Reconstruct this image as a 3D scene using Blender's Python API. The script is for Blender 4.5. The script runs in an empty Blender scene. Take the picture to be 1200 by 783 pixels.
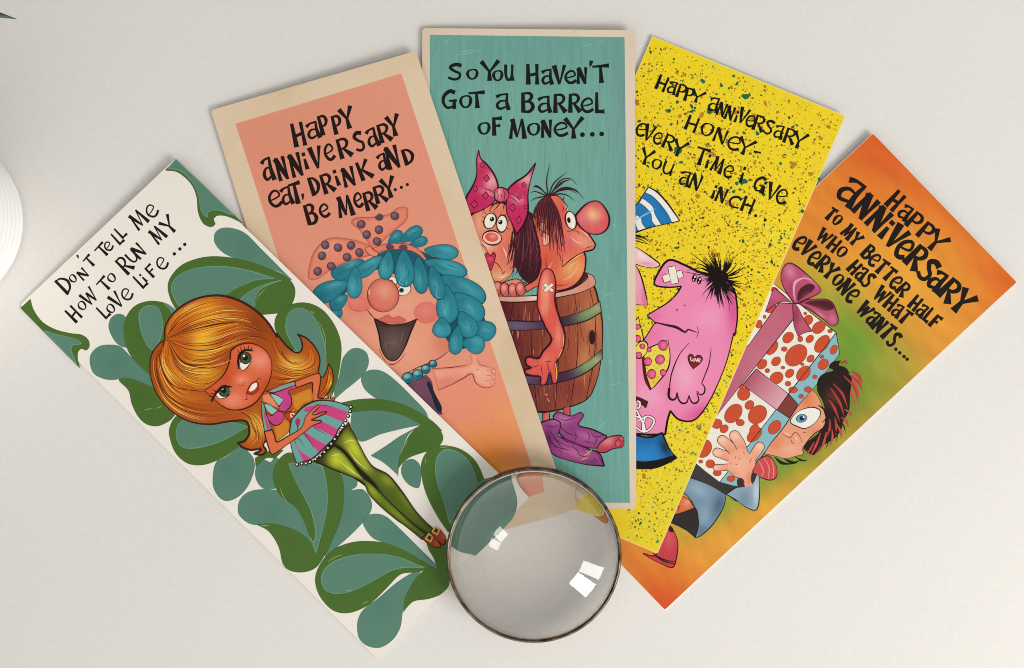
import bpy, math, random
import numpy as np
from mathutils import Vector
from mathutils.geometry import delaunay_2d_cdt

# ------------------------------------------------------------------ camera, world, lamps, exposure
SC = bpy.context.scene
COL = SC.collection
S = 0.0004                       # metres of tabletop per photograph pixel
CX, CY = 600.0, 391.5
def wx(p): return ((p[0] - CX) * S, (CY - p[1]) * S)

CAM_H = 0.62
cam_d = bpy.data.cameras.new('camera')
cam = bpy.data.objects.new('camera', cam_d)
COL.objects.link(cam)
cam.location = (0, 0, CAM_H)
cam_d.sensor_width = 36.0
cam_d.lens = 36.0 * CAM_H / (1200 * S)
cam_d.clip_start = 0.01
cam_d.clip_end = 50
SC.camera = cam

world = bpy.data.worlds.new('World')
SC.world = world
world.use_nodes = True
bgn = world.node_tree.nodes['Background']
wt = world.node_tree                     # a pale room, brighter on the side of its windows (towards -y, +x)
w_tc = wt.nodes.new('ShaderNodeTexCoord')
w_dot = wt.nodes.new('ShaderNodeVectorMath'); w_dot.operation = 'DOT_PRODUCT'
w_dot.inputs[1].default_value = (0.35, -0.90, 0.25)
w_mr = wt.nodes.new('ShaderNodeMapRange'); w_mr.interpolation_type = 'SMOOTHSTEP'
w_mr.inputs[1].default_value = -0.6; w_mr.inputs[2].default_value = 1.0
w_mr.inputs[3].default_value = 0.20; w_mr.inputs[4].default_value = 1.05
wt.links.new(w_tc.outputs['Generated'], w_dot.inputs[0])
wt.links.new(w_dot.outputs['Value'], w_mr.inputs[0])
wt.links.new(w_mr.outputs[0], bgn.inputs[1])
bgn.inputs[0].default_value = (1.0, 0.985, 0.965, 1)

def area(name, loc, target, sx, sy, power, color):
    d = bpy.data.lights.new(name, 'AREA')
    d.shape = 'RECTANGLE'
    d.size, d.size_y = sx, sy
    d.energy = power
    d.color = color
    o = bpy.data.objects.new(name, d)
    COL.objects.link(o)
    o.location = loc
    o.rotation_euler = (Vector(target) - Vector(loc)).to_track_quat('-Z', 'Y').to_euler()
    return o
area('window_light', (0.80, -0.74, 0.80), (0.0, 0.0, 0), 0.25, 0.46, 6.0, (1.0, 0.985, 0.965))
area('window_light', (0.965, -0.52, 0.80), (0.0, 0.0, 0), 0.20, 0.46, 3.6, (1.0, 0.985, 0.965))

SC.render.engine = 'CYCLES'
SC.view_settings.view_transform = 'Standard'
SC.view_settings.look = 'None'
SC.view_settings.exposure = 0.08
SC.view_settings.gamma = 1.0
SC.cycles.use_denoising = True
SC.cycles.pixel_filter_type = 'BLACKMAN_HARRIS'
SC.cycles.filter_width = 1.0
SC.cycles.caustics_refractive = True
SC.cycles.caustics_reflective = True
SC.cycles.max_bounces = 16
SC.cycles.transmission_bounces = 14
SC.cycles.glossy_bounces = 6

# ------------------------------------------------------------------ small tools
INK_K = 1.03
def lin(h):
    h = h.lstrip('#')
    out = []
    for i in (0, 2, 4):
        c = int(h[i:i + 2], 16) / 255.0
        out.append(c / 12.92 if c <= 0.04045 else ((c + 0.055) / 1.055) ** 2.4)
    return np.array(out)
def ink(h): return np.minimum(lin(h) * INK_K, 0.92)

class Z:
    """a piece of the photograph: its left, top and enlargement"""
    def __init__(s, x, y, k): s.x, s.y, s.k = x, y, k
    def __call__(s, p): return (s.x + p[0] / s.k, s.y + p[1] / s.k)
PX = Z(0, 0, 1)

def parse(T, txt):
    pts, corner = [], []
    for tok in txt.split():
        t = T
        if '@' in tok:
            tok, nm = tok.split('@'); t = ZS[nm]
        c = tok.endswith('!')
        a, b = tok.rstrip('!').split(',')
        pts.append(t((float(a), float(b)))); corner.append(c)
    return pts, corner

def cr(p0, p1, p2, p3, n):
    out = []
    for i in range(n):
        t = i / n
        t2, t3 = t * t, t * t * t
        out.append(tuple(0.5 * (2 * b + (c - a) * t + (2 * a - 5 * b + 4 * c - d) * t2 + (-a + 3 * b - 3 * c + d) * t3)
                         for a, b, c, d in zip(p0, p1, p2, p3)))
    return out
def smooth_open(p, step=2.2):
    if len(p) < 3:
        (x0, y0), (x1, y1) = p
        n = max(1, int(math.hypot(x1 - x0, y1 - y0) / step))
        return [(x0 + (x1 - x0) * i / n, y0 + (y1 - y0) * i / n) for i in range(n + 1)]
    q = [(2 * p[0][0] - p[1][0], 2 * p[0][1] - p[1][1])] + p + [(2 * p[-1][0] - p[-2][0], 2 * p[-1][1] - p[-2][1])]
    out = []
    for i in range(1, len(q) - 2):
        n = max(1, int(math.dist(q[i], q[i + 1]) / step))
        out += cr(q[i - 1], q[i], q[i + 1], q[i + 2], n)
    return out + [p[-1]]
def smooth_closed(p, corner, step=1.1):
    n = len(p)
    ci = [i for i in range(n) if corner[i]]
    if not ci:
        out = []
        for i in range(n):
            m = max(1, int(math.dist(p[i], p[(i + 1) % n]) / step))
            out += cr(p[i - 1], p[i], p[(i + 1) % n], p[(i + 2) % n], m)
        return out
    out = []
    for a, b in zip(ci, ci[1:] + [ci[0] + n]):
        seg = [p[i % n] for i in range(a, b + 1)]
        out += smooth_open(seg, step)[:-1]
    return out
def straight(p, step):
    out = []
    for a, b in zip(p, p[1:] + p[:1]):
        m = max(1, int(math.ceil(math.dist(a, b) / step)))
        out += [(a[0] + (b[0] - a[0]) * i / m, a[1] + (b[1] - a[1]) * i / m) for i in range(m)]
    return out

def hull4(P):
    P = sorted(P)
    def half(q):
        h = []
        for p in q:
            while len(h) > 1 and (h[-1][0] - h[-2][0]) * (p[1] - h[-2][1]) - (h[-1][1] - h[-2][1]) * (p[0] - h[-2][0]) <= 1e-6: h.pop()
            h.append(p)
        return h[:-1]
    return half(P) + half(P[::-1])      # counter-clockwise

RNG = random.Random(5)
def tess(loops, step=7.0):
    """triangles of the union of closed loops, with points every few pixels inside"""
    V, F = [], []
    for L in loops:
        L2 = [L[0]]
        for p in L[1:]:
            if math.dist(p, L2[-1]) > 0.02: L2.append(p)
        if len(L2) > 2 and math.dist(L2[0], L2[-1]) < 0.02: L2.pop()
        if len(L2) < 3: continue
        if len(L2) == 4: L2 = hull4(L2)
        elif sum(a[0] * b[1] - b[0] * a[1] for a, b in zip(L2, L2[1:] + L2[:1])) < 0: L2.reverse()
        if len(L2) < 3: continue
        b = len(V); V += L2; F.append(list(range(b, b + len(L2))))
    if not F: return [], []
    A = np.array(V)
    x0, y0 = A.min(0); x1, y1 = A.max(0)
    if (x1 - x0) > step * 1.5 and (y1 - y0) > step * 0.8:
        ny = int((y1 - y0) / step) + 1
        nx = int((x1 - x0) / step) + 1
        if nx * ny < 90000:
            for j in range(ny):
                for i in range(nx):
                    V.append((x0 + (i + 0.5 + 0.25 * (j % 2)) * step, y0 + (j + 0.5) * step))
    r = delaunay_2d_cdt([Vector(v) for v in V], [], F, 1, 1e-4)
    vs, fs = r[0], [f for f, org in zip(r[2], r[5]) if org or len(F) == 1]      # only what lies inside one of the loops
    used = sorted({i for f in fs for i in f})
    m = {o: n for n, o in enumerate(used)}
    out = []
    for f in fs:
        for k in range(1, len(f) - 1):
            out.append((m[f[0]], m[f[k]], m[f[k + 1]]))
    return [(vs[i][0], vs[i][1]) for i in used], out

def ribbon_quads(pts, wf):
    """loops along a path: pts already dense, wf(t) full width"""
    n = len(pts)
    P = np.array(pts, float)
    d = np.gradient(P, axis=0)
    d /= np.maximum(np.hypot(d[:, 0], d[:, 1]), 1e-6)[:, None]
    N = np.stack([-d[:, 1], d[:, 0]], 1)
    L = np.concatenate([[0], np.cumsum(np.hypot(*np.diff(P, axis=0).T))])
    t = L / max(L[-1], 1e-6)
    w = np.array([max(wf(x), 0.06) for x in t])[:, None] * 0.5
    A, B = P + N * w, P - N * w
    return [[tuple(A[i]), tuple(A[i + 1]), tuple(B[i + 1]), tuple(B[i])] for i in range(n - 1)]
def circle(c, r, n=14, ry=None, ang=0):
    ry = r if ry is None else ry
    a = math.radians(ang)
    return [(c[0] + r * math.cos(2 * math.pi * i / n) * math.cos(a) - ry * math.sin(2 * math.pi * i / n) * math.sin(a),
             c[1] + r * math.cos(2 * math.pi * i / n) * math.sin(a) + ry * math.sin(2 * math.pi * i / n) * math.cos(a)) for i in range(n)]

# ------------------------------------------------------------------ materials
def mat(name):
    m = bpy.data.materials.new(name); m.use_nodes = True
    nt = m.node_tree
    return m, nt, nt.nodes['Principled BSDF']
def node(nt, typ, **kw):
    n = nt.nodes.new(typ)
    for k, v in kw.items(): setattr(n, k, v)
    return n
def ink_material(name, rough=0.42, bump=0.03, scale=(900, 900, 900), spec=0.12, grain=0.035, rot=0.0):
    m, nt, b = mat(name)
    at = node(nt, 'ShaderNodeAttribute', attribute_name='ink')
    tc = node(nt, 'ShaderNodeTexCoord')
    mp = node(nt, 'ShaderNodeMapping'); mp.inputs['Scale'].default_value = scale
    mp.inputs['Rotation'].default_value = (0, 0, rot)
    no = node(nt, 'ShaderNodeTexNoise'); no.inputs['Scale'].default_value = 1.0; no.inputs['Detail'].default_value = 4
    nt.links.new(tc.outputs['Object'], mp.inputs[0]); nt.links.new(mp.outputs[0], no.inputs['Vector'])
    mr = node(nt, 'ShaderNodeMapRange'); mr.inputs[1].default_value = 0.3; mr.inputs[2].default_value = 0.7
    mr.inputs[3].default_value = 1 - grain; mr.inputs[4].default_value = 1 + grain
    nt.links.new(no.outputs[0], mr.inputs[0])
    mx = node(nt, 'ShaderNodeMix', data_type='RGBA', blend_type='MULTIPLY'); mx.inputs[0].default_value = 1
    nt.links.new(at.outputs['Color'], mx.inputs[6]); nt.links.new(mr.outputs[0], mx.inputs[7])
    nt.links.new(mx.outputs[2], b.inputs['Base Color'])
    bp = node(nt, 'ShaderNodeBump'); bp.inputs['Strength'].default_value = bump; bp.inputs['Distance'].default_value = 0.0004
    nt.links.new(no.outputs[0], bp.inputs['Height']); nt.links.new(bp.outputs[0], b.inputs['Normal'])
    b.inputs['Roughness'].default_value = rough; b.inputs['Specular IOR Level'].default_value = spec
    return m
def paper_material(name, col, stain, rough=0.6, amount=0.5):
    m, nt, b = mat(name)
    tc = node(nt, 'ShaderNodeTexCoord')
    n1 = node(nt, 'ShaderNodeTexNoise'); n1.inputs['Scale'].default_value = 22; n1.inputs['Detail'].default_value = 6
    n2 = node(nt, 'ShaderNodeTexNoise'); n2.inputs['Scale'].default_value = 1400; n2.inputs['Detail'].default_value = 2
    nt.links.new(tc.outputs['Object'], n1.inputs['Vector']); nt.links.new(tc.outputs['Object'], n2.inputs['Vector'])
    mr = node(nt, 'ShaderNodeMapRange'); mr.inputs[1].default_value = 0.45; mr.inputs[2].default_value = 0.8; mr.inputs[4].default_value = amount
    nt.links.new(n1.outputs[0], mr.inputs[0])
    mx = node(nt, 'ShaderNodeMix', data_type='RGBA')
    mx.inputs[6].default_value = (*ink(col), 1); mx.inputs[7].default_value = (*ink(stain), 1)
    nt.links.new(mr.outputs[0], mx.inputs[0]); nt.links.new(mx.outputs[2], b.inputs['Base Color'])
    bp = node(nt, 'ShaderNodeBump'); bp.inputs['Strength'].default_value = 0.05; bp.inputs['Distance'].default_value = 0.0003
    nt.links.new(n2.outputs[0], bp.inputs['Height']); nt.links.new(bp.outputs[0], b.inputs['Normal'])
    b.inputs['Roughness'].default_value = rough; b.inputs['Specular IOR Level'].default_value = 0.3
    return m

def mottle(A, col):
    """uneven painted ground: broad brush patches along the strokes"""
    x, y = A[:, 0], A[:, 1]
    u, v = .74 * x + .67 * y, .67 * x - .74 * y
    n = np.sin(.035 * u + 1.7 * np.sin(.05 * v)) * np.sin(.16 * v + 1.3 * np.sin(.03 * u + 2)) + .5 * np.sin(.09 * u + .31 * v + 2 * np.sin(.06 * u))
    return np.clip(col * (1 + np.stack([.05 * n, .075 * n, .03 * n], 1)), 0, 1)

# ------------------------------------------------------------------ cards
DZ = 1.2e-6
THICK = 0.00045
class Card:
    def __init__(s, label, corners, lift, tw, radius, stock_mat, ink_mat, group):
        s.TL, s.TR, s.BR, s.BL = [np.array(c, float) for c in corners]
        s.lift, s.tw, s.off, s.flat = lift, tw, 0.0, 0.0
        s.radius, s.stock_mat, s.ink = radius, stock_mat, ink_mat
        s.label, s.group = label, group
        s.k = 0
        M = np.stack([s.TR - s.TL, s.BL - s.TL], 1)
        s.inv = np.linalg.inv(M)
        s.parts = {}
        s.order = []
    def uv(s, p): return (np.asarray(p, float) - s.TL) @ s.inv.T
    def zf(s, p):
        q = s.uv(p); u, v = q[..., 0], q[..., 1]
        a, b, c, d = s.tw          # heights of the corners: top left, top right, bottom right, bottom left
        z = a * (1 - u) * (1 - v) + b * u * (1 - v) + c * u * v + d * (1 - u) * v
        return z + s.lift * np.clip(1 - v, 0, 1.2) ** 2 + s.off * s.weight(u, v) + s.flat
    @staticmethod
    def weight(u, v):
        """how much of its rise a card keeps: its right side rests on the card below, its left side hangs down to the table"""
        return 0.06 * (1 - u) * (1 - v) + u * (1 - v) + u * v + 0.35 * (1 - u) * v
    def start(s):
        o = bpy.data.objects.new('greeting_card', None); COL.objects.link(o)
        c = (s.TL + s.TR + s.BR + s.BL) / 4
        s.base = Vector((*wx(c), float(s.zf(c))))
        o.location = s.base
        o['label'] = s.label; o['category'] = 'card'; o['group'] = s.group
        o.empty_display_size = 0.02
        s.root = o
        # the folded stock
        L = s.outline(0)
        vs, fs = tess([L], 8)
        A = np.array(vs)
        z = s.zf(A)
        V, F = [], []
        top = [(*wx(p), zz + THICK) for p, zz in zip(A, z)]
        bot = [(*wx(p), zz) for p, zz in zip(A, z)]
        n = len(A)
        V = top + bot
        F = [tuple(f) for f in fs] + [tuple(n + i for i in reversed(f)) for f in fs]
        LA = np.array(L); lz = s.zf(LA); b = len(V); m = len(L)
        V += [(*wx(p), q + THICK) for p, q in zip(LA, lz)] + [(*wx(p), q) for p, q in zip(LA, lz)]
        F += [(b + i, b + (i + 1) % m, b + m + (i + 1) % m, b + m + i) for i in range(m)]
        s.mesh('card_stock', V, F, None, s.stock_mat, s.root)
    def outline(s, inset, rad=None):
        c = (s.TL + s.TR + s.BR + s.BL) / 4
        ux = (s.TR - s.TL); ux /= np.hypot(*ux)
        uy = (s.BL - s.TL); uy /= np.hypot(*uy)
        P = [s.TL + (ux + uy) * inset, s.TR + (-ux + uy) * inset, s.BR - (ux + uy) * inset, s.BL + (ux - uy) * inset]
        return round_poly(P, s.radius if rad is None else rad, 7)
    def mesh(s, name, V, F, C, m, parent, kind=None):
        me = bpy.data.meshes.new(name)
        B = s.base
        me.from_pydata([(v[0] - B.x, v[1] - B.y, v[2] - B.z) for v in V], [], F)
        if C is not None:
            at = me.color_attributes.new('ink', 'FLOAT_COLOR', 'POINT')
            at.data.foreach_set('color', np.concatenate([np.asarray(C), np.ones((len(C), 1))], 1).astype(np.float32).ravel())
        me.materials.append(m)
        me.update()
        o = bpy.data.objects.new(name, me); COL.objects.link(o)
        o.parent = parent
        return o
    # ---- printing
    def part(s, name, under=None, label=None):
        d = dict(name=name, under=under, V=[], F=[], C=[], label=label)
        s.order.append(d)
        return d
    def lay(s, part, loops, color, step=7.0, g=None, b=None, e=None, T=PX, fn=None):
        vs, fs = tess(loops, step)
        if not fs: return
        s.k += 1
        A = np.array(vs)
        z = s.zf(A) + THICK + s.k * DZ
        col = np.tile(ink(color), (len(A), 1))
        if g:
            for (x0, y0, c0, x1, y1, c1) in (g if isinstance(g, list) else [g]):
                p0, p1 = np.array(T((x0, y0))), np.array(T((x1, y1)))
                d = p1 - p0
                t = np.clip(((A - p0) @ d) / (d @ d), 0, 1)[:, None]
                col = ink(c0) * (1 - t) + ink(c1) * t
        for bb in (b or []):
            x, y, rx, ry, ang, c, st = bb
            q = A - np.array(T((x, y)))
            a = math.radians(ang)
            qx = (q[:, 0] * math.cos(a) + q[:, 1] * math.sin(a)) / (rx / T.k)
            qy = (-q[:, 0] * math.sin(a) + q[:, 1] * math.cos(a)) / (ry / T.k)
            t = (np.exp(-(qx ** 2 + qy ** 2)) * st)[:, None]
            col = col * (1 - t) + ink(c) * t
        if e:
            c, w, st = e
            O = np.concatenate([np.array(L) for L in loops])
            dist = np.full(len(A), 1e9)
            for i in range(0, len(O), 400):
                dist = np.minimum(dist, np.sqrt(((A[:, None] - O[None, i:i + 400]) ** 2).sum(2)).min(1))
            t = (np.clip(1 - dist / w, 0, 1) ** 1.3 * st)[:, None]
            col = col * (1 - t) + ink(c) * t
        if fn is not None: col = fn(A, col)
        base = len(part['V'])
        part['V'] += [(*wx(p), q) for p, q in zip(A, z)]
        # wx flips y: reverse the winding so faces look up
        for f in fs:
            p0, p1, p2 = A[f[0]], A[f[1]], A[f[2]]
            cr_ = (p1[0] - p0[0]) * (p2[1] - p0[1]) - (p1[1] - p0[1]) * (p2[0] - p0[0])
            f = f if cr_ < 0 else f[::-1]
            part['F'].append(tuple(base + i for i in f))
        part['C'].append(col)
    def poly(s, part, T, txt, color, out=None, step=None, **kw):
        """a printed shape traced as a closed curve; out = (colour, width) of its outline"""
        p, c = parse(T, txt)
        L = smooth_closed(p, c)
        shaded = kw.get('b') or kw.get('e') or kw.get('g')
        s.lay(part, [L], color, step or (3.0 if shaded else 7.0), T=T, **kw)
        if out: s.ring(part, L, out[0], out[1])
        return L
    def ring(s, part, L, color, w):
        n = len(L)
        ph = RNG.random() * 6
        s.lay(part, ribbon_quads(L + L[:2], lambda t: w * (1 + 0.35 * math.sin(t * 13 + ph))), color)
    def ell(s, part, T, x, y, rx, ry, ang, color, out=None, step=None, **kw):
        c = T((x, y))
        L = circle(c, rx / T.k, max(16, int(max(rx, ry) / T.k * 4)), ry / T.k, ang)
        shaded = kw.get('b') or kw.get('e') or kw.get('g')
        s.lay(part, [L], color, step or (2.5 if shaded else 7.0), T=T, **kw)
        if out: s.ring(part, L, out[0], out[1])
        return L
    def petal(s, part, T, x, y, rx, ry, a, color, out=None, **kw):
        """a leaf-shaped lock: broad at its tip, narrow at its root"""
        ar = math.radians(a) + (0 if rx >= ry else math.pi / 2)
        l, w = max(rx, ry), min(rx, ry)
        if a > 90 or kw.pop('flip', False): ar += math.pi
        P = []
        for i in range(36):
            t = 2 * math.pi * i / 36
            u = math.cos(t); v = math.sin(t) * (1 + .22 * u - .12 * (1 - u) ** 2 * .5)
            px_, py_ = u * l, v * w
            P.append(T((x + px_ * math.cos(ar) - py_ * math.sin(ar), y + px_ * math.sin(ar) + py_ * math.cos(ar))))
        s.lay(part, [P], color, 2.0, T=T, **kw)
        if out: s.ring(part, P, out[0], out[1])
        return ar
    def strokes(s, part, T, txts, color, w=(0.6, 1.6, 0.6), step=7.0):
        """brush lines in one ink: 'x,y x,y ...' each, w = start, middle, end width in photograph pixels"""
        loops = []
        for t in ([txts] if isinstance(txts, str) else txts):
            ww = w
            if isinstance(t, tuple): t, ww = t
            p = parse(T, t)[0] if isinstance(t, str) else t
            q = smooth_open(p, 1.2)
            a, b, c = ww
            loops += ribbon_quads(q, lambda x: (a + (b - a) * x * 2) if x < 0.5 else (b + (c - b) * (x * 2 - 1)))
        s.lay(part, loops, color, step)
    def word(s, part, T, txt, x0, y0, x1, y1, h, bold=1.0, loops=None, jit=0.06, ref=None):
        p0, p1 = np.array(T((x0, y0))), np.array(T((x1, y1)))
        h = h / T.k
        d = p1 - p0; Ltot = np.hypot(*d); d = d / Ltot
        up = np.array([d[1], -d[0]])
        adv = [GL[c][0] * (0.86 if c in 'oue' else 1) for c in txt]
        gap = 0.13
        tot = sum(adv) + gap * (len(txt) - 1)
        k = Ltot / tot
        x = 0.0
        for c, a in zip(txt, adv):
            w, st = GL[c]
            hh = h * (1 + RNG.uniform(-jit, jit))
            yo = RNG.uniform(-jit, jit) * 0.7 * h
            sc = a / w
            if len(txt) > 1 and c in 'ou': hh *= 0.8; yo += 0.1 * h
            if len(txt) > 1 and c in 'ae': hh *= 0.92
            th = RNG.uniform(-jit, jit) * 0.9
            cx, cy = a / 2, 0.5
            for pts, w0, wm, w1 in st:
                q = []
                for (gx, gy) in pts:
                    lx = (gx * sc - cx) * k; ly = (0.5 - gy) * hh
                    lx, ly = lx * math.cos(th) - ly * math.sin(th), lx * math.sin(th) + ly * math.cos(th)
                    q.append(tuple(p0 + d * (x + cx) * k + d * lx + up * (ly + 0.5 * hh + yo)))
                dense = smooth_open(q, 0.8) if len(q) > 2 else smooth_open(q, 3.0)
                loops += ribbon_quads(dense, lambda t, w0=w0, wm=wm, w1=w1: ((w0 + (wm - w0) * 2 * t) if t < .5 else (wm + (w1 - wm) * (2 * t - 1))) * (min(h, hh * 1.1) if ref is None else .4 * h + .6 * ref / T.k) * bold)
            x += a + gap
    def letters(s, part, T, txt, bold, loops, tight=True):
        """letters placed one by one: 'H x0,y0 x1,y1 height' with the two ends of its foot"""
        rows = [row.split() for row in txt.strip().split('/')]
        hs = sorted(float(q[3]) for q in rows); ref = hs[len(hs) // 2]
        for q in rows:
            x0, y0 = map(float, q[1].split(',')); x1, y1 = map(float, q[2].split(','))
            e = (0.065 if tight else .03) if q[0] not in "iI',-" else 0.0
            s.word(part, T, q[0], x0 + (x1 - x0) * e, y0 + (y1 - y0) * e, x1 - (x1 - x0) * e, y1 - (y1 - y0) * e, float(q[3]) * .97, bold, loops, 0.0, ref)
    def dots(s, T, pts, r, loops):
        for p in pts: loops.append(circle(T(p), r / T.k, 12))
    def finish(s):
        made = {}
        for d in s.order:
            if not d['V']: continue
            par = made.get(id(d['under'])) if d['under'] is not None else s.root
            o = s.mesh(d['name'], d['V'], d['F'], np.concatenate(d['C']), s.ink, par)
            if d['label']: o['label'] = d['label']
            made[id(d)] = o

def round_poly(P, r, step=7):
    out = []
    n = len(P)
    for i in range(n):
        p, a, b = P[i], P[i - 1], P[(i + 1) % n]
        da = (a - p) / np.hypot(*(a - p)); db = (b - p) / np.hypot(*(b - p))
        if r <= 0.01: out.append(tuple(p)); continue
        for k in range(5):
            t = k / 4
            out.append(tuple((p + da * r) * (1 - t) ** 2 + 2 * p * t * (1 - t) + (p + db * r) * t ** 2))
    return straight(out, step)

# hand-drawn alphabet: width, then (path, start width, end width); y runs down from 0 (top) to 1 (foot)
def _g(w, *st):
    return (w, [([tuple(map(float, q.split(','))) for q in t[0].split()], t[1], t[2], t[3]) for t in st])
GL = {
 'a': _g(.74, ('.05,.22 .3,.07 .68,.02', .22, .11, .13), ('.62,.0 .61,.5 .72,1', .12, .19, .26), ('.6,.44 .28,.46 .11,.7 .25,.93 .64,.78', .08, .18, .1)),
 'B': _g(.72, ('.12,0 .15,1', .18, .22, .24), ('.08,.06 .48,.05 .6,.23 .42,.42 .14,.46', .09, .19, .08), ('.14,.47 .52,.48 .67,.72 .48,.94 .1,.95', .08, .22, .12)),
 'C': _g(.8, ('.78,.2 .5,.06 .2,.25 .1,.58 .32,.92 .8,.84', .2, .17, .12)),
 'D': _g(.85, ('.12,0 .16,1', .2, .23, .26), ('.05,.05 .5,.12 .78,.45 .58,.8 .1,.95', .09, .21, .12)),
 'e': _g(.85, ('.1,.57 .5,.5 .79,.36 .68,.09 .44,.05 .17,.27 .1,.6 .3,.92 .58,.95 .87,.78', .08, .15, .2)),
 'F': _g(.7, ('.14,0 .16,1', .18, .21, .25), ('.06,.08 .7,.06', .12, .15, .24), ('.14,.48 .58,.45', .1, .13, .2)),
 'G': _g(.88, ('.8,.14 .5,.05 .17,.28 .1,.62 .32,.92 .72,.86', .24, .18, .12), ('.74,1 .74,.54', .24, .2, .18), ('.44,.57 .9,.54', .11, .13, .15)),
 'H': _g(.78, ('.1,0 .13,1', .17, .21, .26), ('.65,0 .67,1', .18, .16, .22), ('.1,.56 .68,.47', .13, .17, .15)),
 'i': _g(.32, ('.15,.36 .17,1', .15, .2, .26), ('.15,-.02 .15,.2', .2, .23, .2)),
 'I': _g(.32, ('.15,0 .17,1', .16, .2, .24)),
 'K': _g(.78, ('.12,0 .15,1', .18, .21, .25), ('.68,.0 .18,.56', .22, .14, .09), ('.24,.42 .74,.98', .11, .2, .28)),
 'L': _g(.66, ('.13,0 .14,1', .14, .18, .2), ('.06,.92 .64,.91', .14, .17, .24)),
 'M': _g(1.0, ('.08,1 .2,0', .2, .14, .08), ('.18,.0 .46,.92', .27, .22, .12), ('.46,.9 .76,.0', .07, .09, .12), ('.76,.0 .9,1', .12, .2, .28)),
 'N': _g(.82, ('.1,1 .1,0', .2, .15, .1), ('.1,.04 .69,.98', .28, .25, .16), ('.7,1 .72,0', .1, .12, .2)),
 'O': _g(.88, ('.47,.06 .2,.2 .12,.5 .26,.85 .48,.95', .08, .21, .1), ('.45,.06 .72,.15 .78,.48 .66,.82 .46,.95', .08, .22, .1)),
 'P': _g(.72, ('.14,0 .15,1', .16, .21, .26), ('.05,.07 .48,.06 .64,.26 .5,.5 .14,.56', .1, .19, .09)),
 'R': _g(.8, ('.14,0 .15,1', .16, .21, .26), ('.05,.07 .5,.06 .66,.25 .5,.47 .14,.53', .1, .18, .09), ('.32,.48 .78,.96', .1, .2, .3)),
 'S': _g(.74, ('.72,.13 .42,.06 .17,.22 .36,.44 .62,.61 .58,.87 .34,.95 .06,.83', .23, .15, .15)),
 'T': _g(.78, ('.0,.1 .78,.05', .12, .15, .24), ('.38,.04 .42,1', .15, .2, .28)),
 'U': _g(.8, ('.1,0 .11,.6 .26,.92 .52,.9 .67,.6 .7,0', .2, .15, .14), ('.69,.5 .74,1', .1, .14, .22)),
 'V': _g(.8, ('.06,0 .38,1', .27, .22, .13), ('.4,.98 .74,0', .08, .12, .2)),
 'W': _g(1.05, ('.04,0 .28,1', .24, .2, .13), ('.28,.97 .5,.2', .07, .1, .12), ('.5,.2 .72,1', .22, .19, .13), ('.72,.97 .98,0', .08, .11, .18)),
 'Y': _g(.84, ('.04,.04 .4,.54', .25, .19, .12), ('.82,.0 .4,.58', .24, .16, .1), ('.4,.48 .42,1', .14, .2, .28)),
 '-': _g(.5, ('.05,.55 .45,.52', .16, .15, .12)), "'": _g(.16, ('.1,-.06 .04,.22', .22, .16, .08)), ',': _g(.2, ('.12,.86 .06,1.2', .18, .13, .05)),
}
GL['o'] = GL['O']; GL['u'] = GL['U']

# ------------------------------------------------------------------ zoomed views of the photograph used for tracing
ZS = dict(K1=Z(180, 170, 3.915), K2=Z(20, 330, 3.915), K3=Z(180, 460, 3.915), K4=Z(300, 340, 3.915),
          A1=Z(0, 180, 3.132), A3=Z(300, 420, 3.132), A4=Z(340, 560, 3.559), H=Z(170, 330, 4.35), G=Z(280, 430, 5.593),
          T1=Z(40, 230, 4.895), B1=Z(240, 50, 3.0115), B2=Z(350, 230, 3.132), B3=Z(420, 370, 3.132), T2=Z(290, 110, 4.895),
          C1=Z(480, 20, 2.796), C2=Z(530, 160, 3.404), C3=Z(540, 320, 3.2625), F=Z(540, 170, 5.593), T3=Z(500, 60, 5.217),
          D1=Z(730, 30, 2.9), D2=Z(720, 210, 3.915), D3=Z(720, 370, 2.61), DM=Z(730, 360, 3.915), T4=Z(740, 70, 4.1227),
          E1=Z(920, 150, 2.796), E4=Z(860, 290, 5.22), E6=Z(800, 400, 3.7286), E7=Z(720, 540, 3.915), T5=Z(920, 190, 3.261))
globals().update(ZS)
GROUP = 'vintage anniversary cards fanned out on the table'
paper_white = paper_material('white card stock', '#ebe5da', '#e2d9ca', amount=0.3)
paper_aged = paper_material('aged cream card stock', '#ddc6a8', '#c8a67c', amount=0.75)
paper_pale = paper_material('pale cream card stock', '#dccbb4', '#cdb597', amount=0.6)
ink_smooth = ink_material('smooth printing ink', rough=0.38)
ink_leaf = ink_material('flat printing ink', rough=0.36, grain=0.03)
ink_brushed = ink_material('embossed printing ink', rough=0.36, bump=0.55, scale=(520, 45, 300), grain=0.06)

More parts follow.
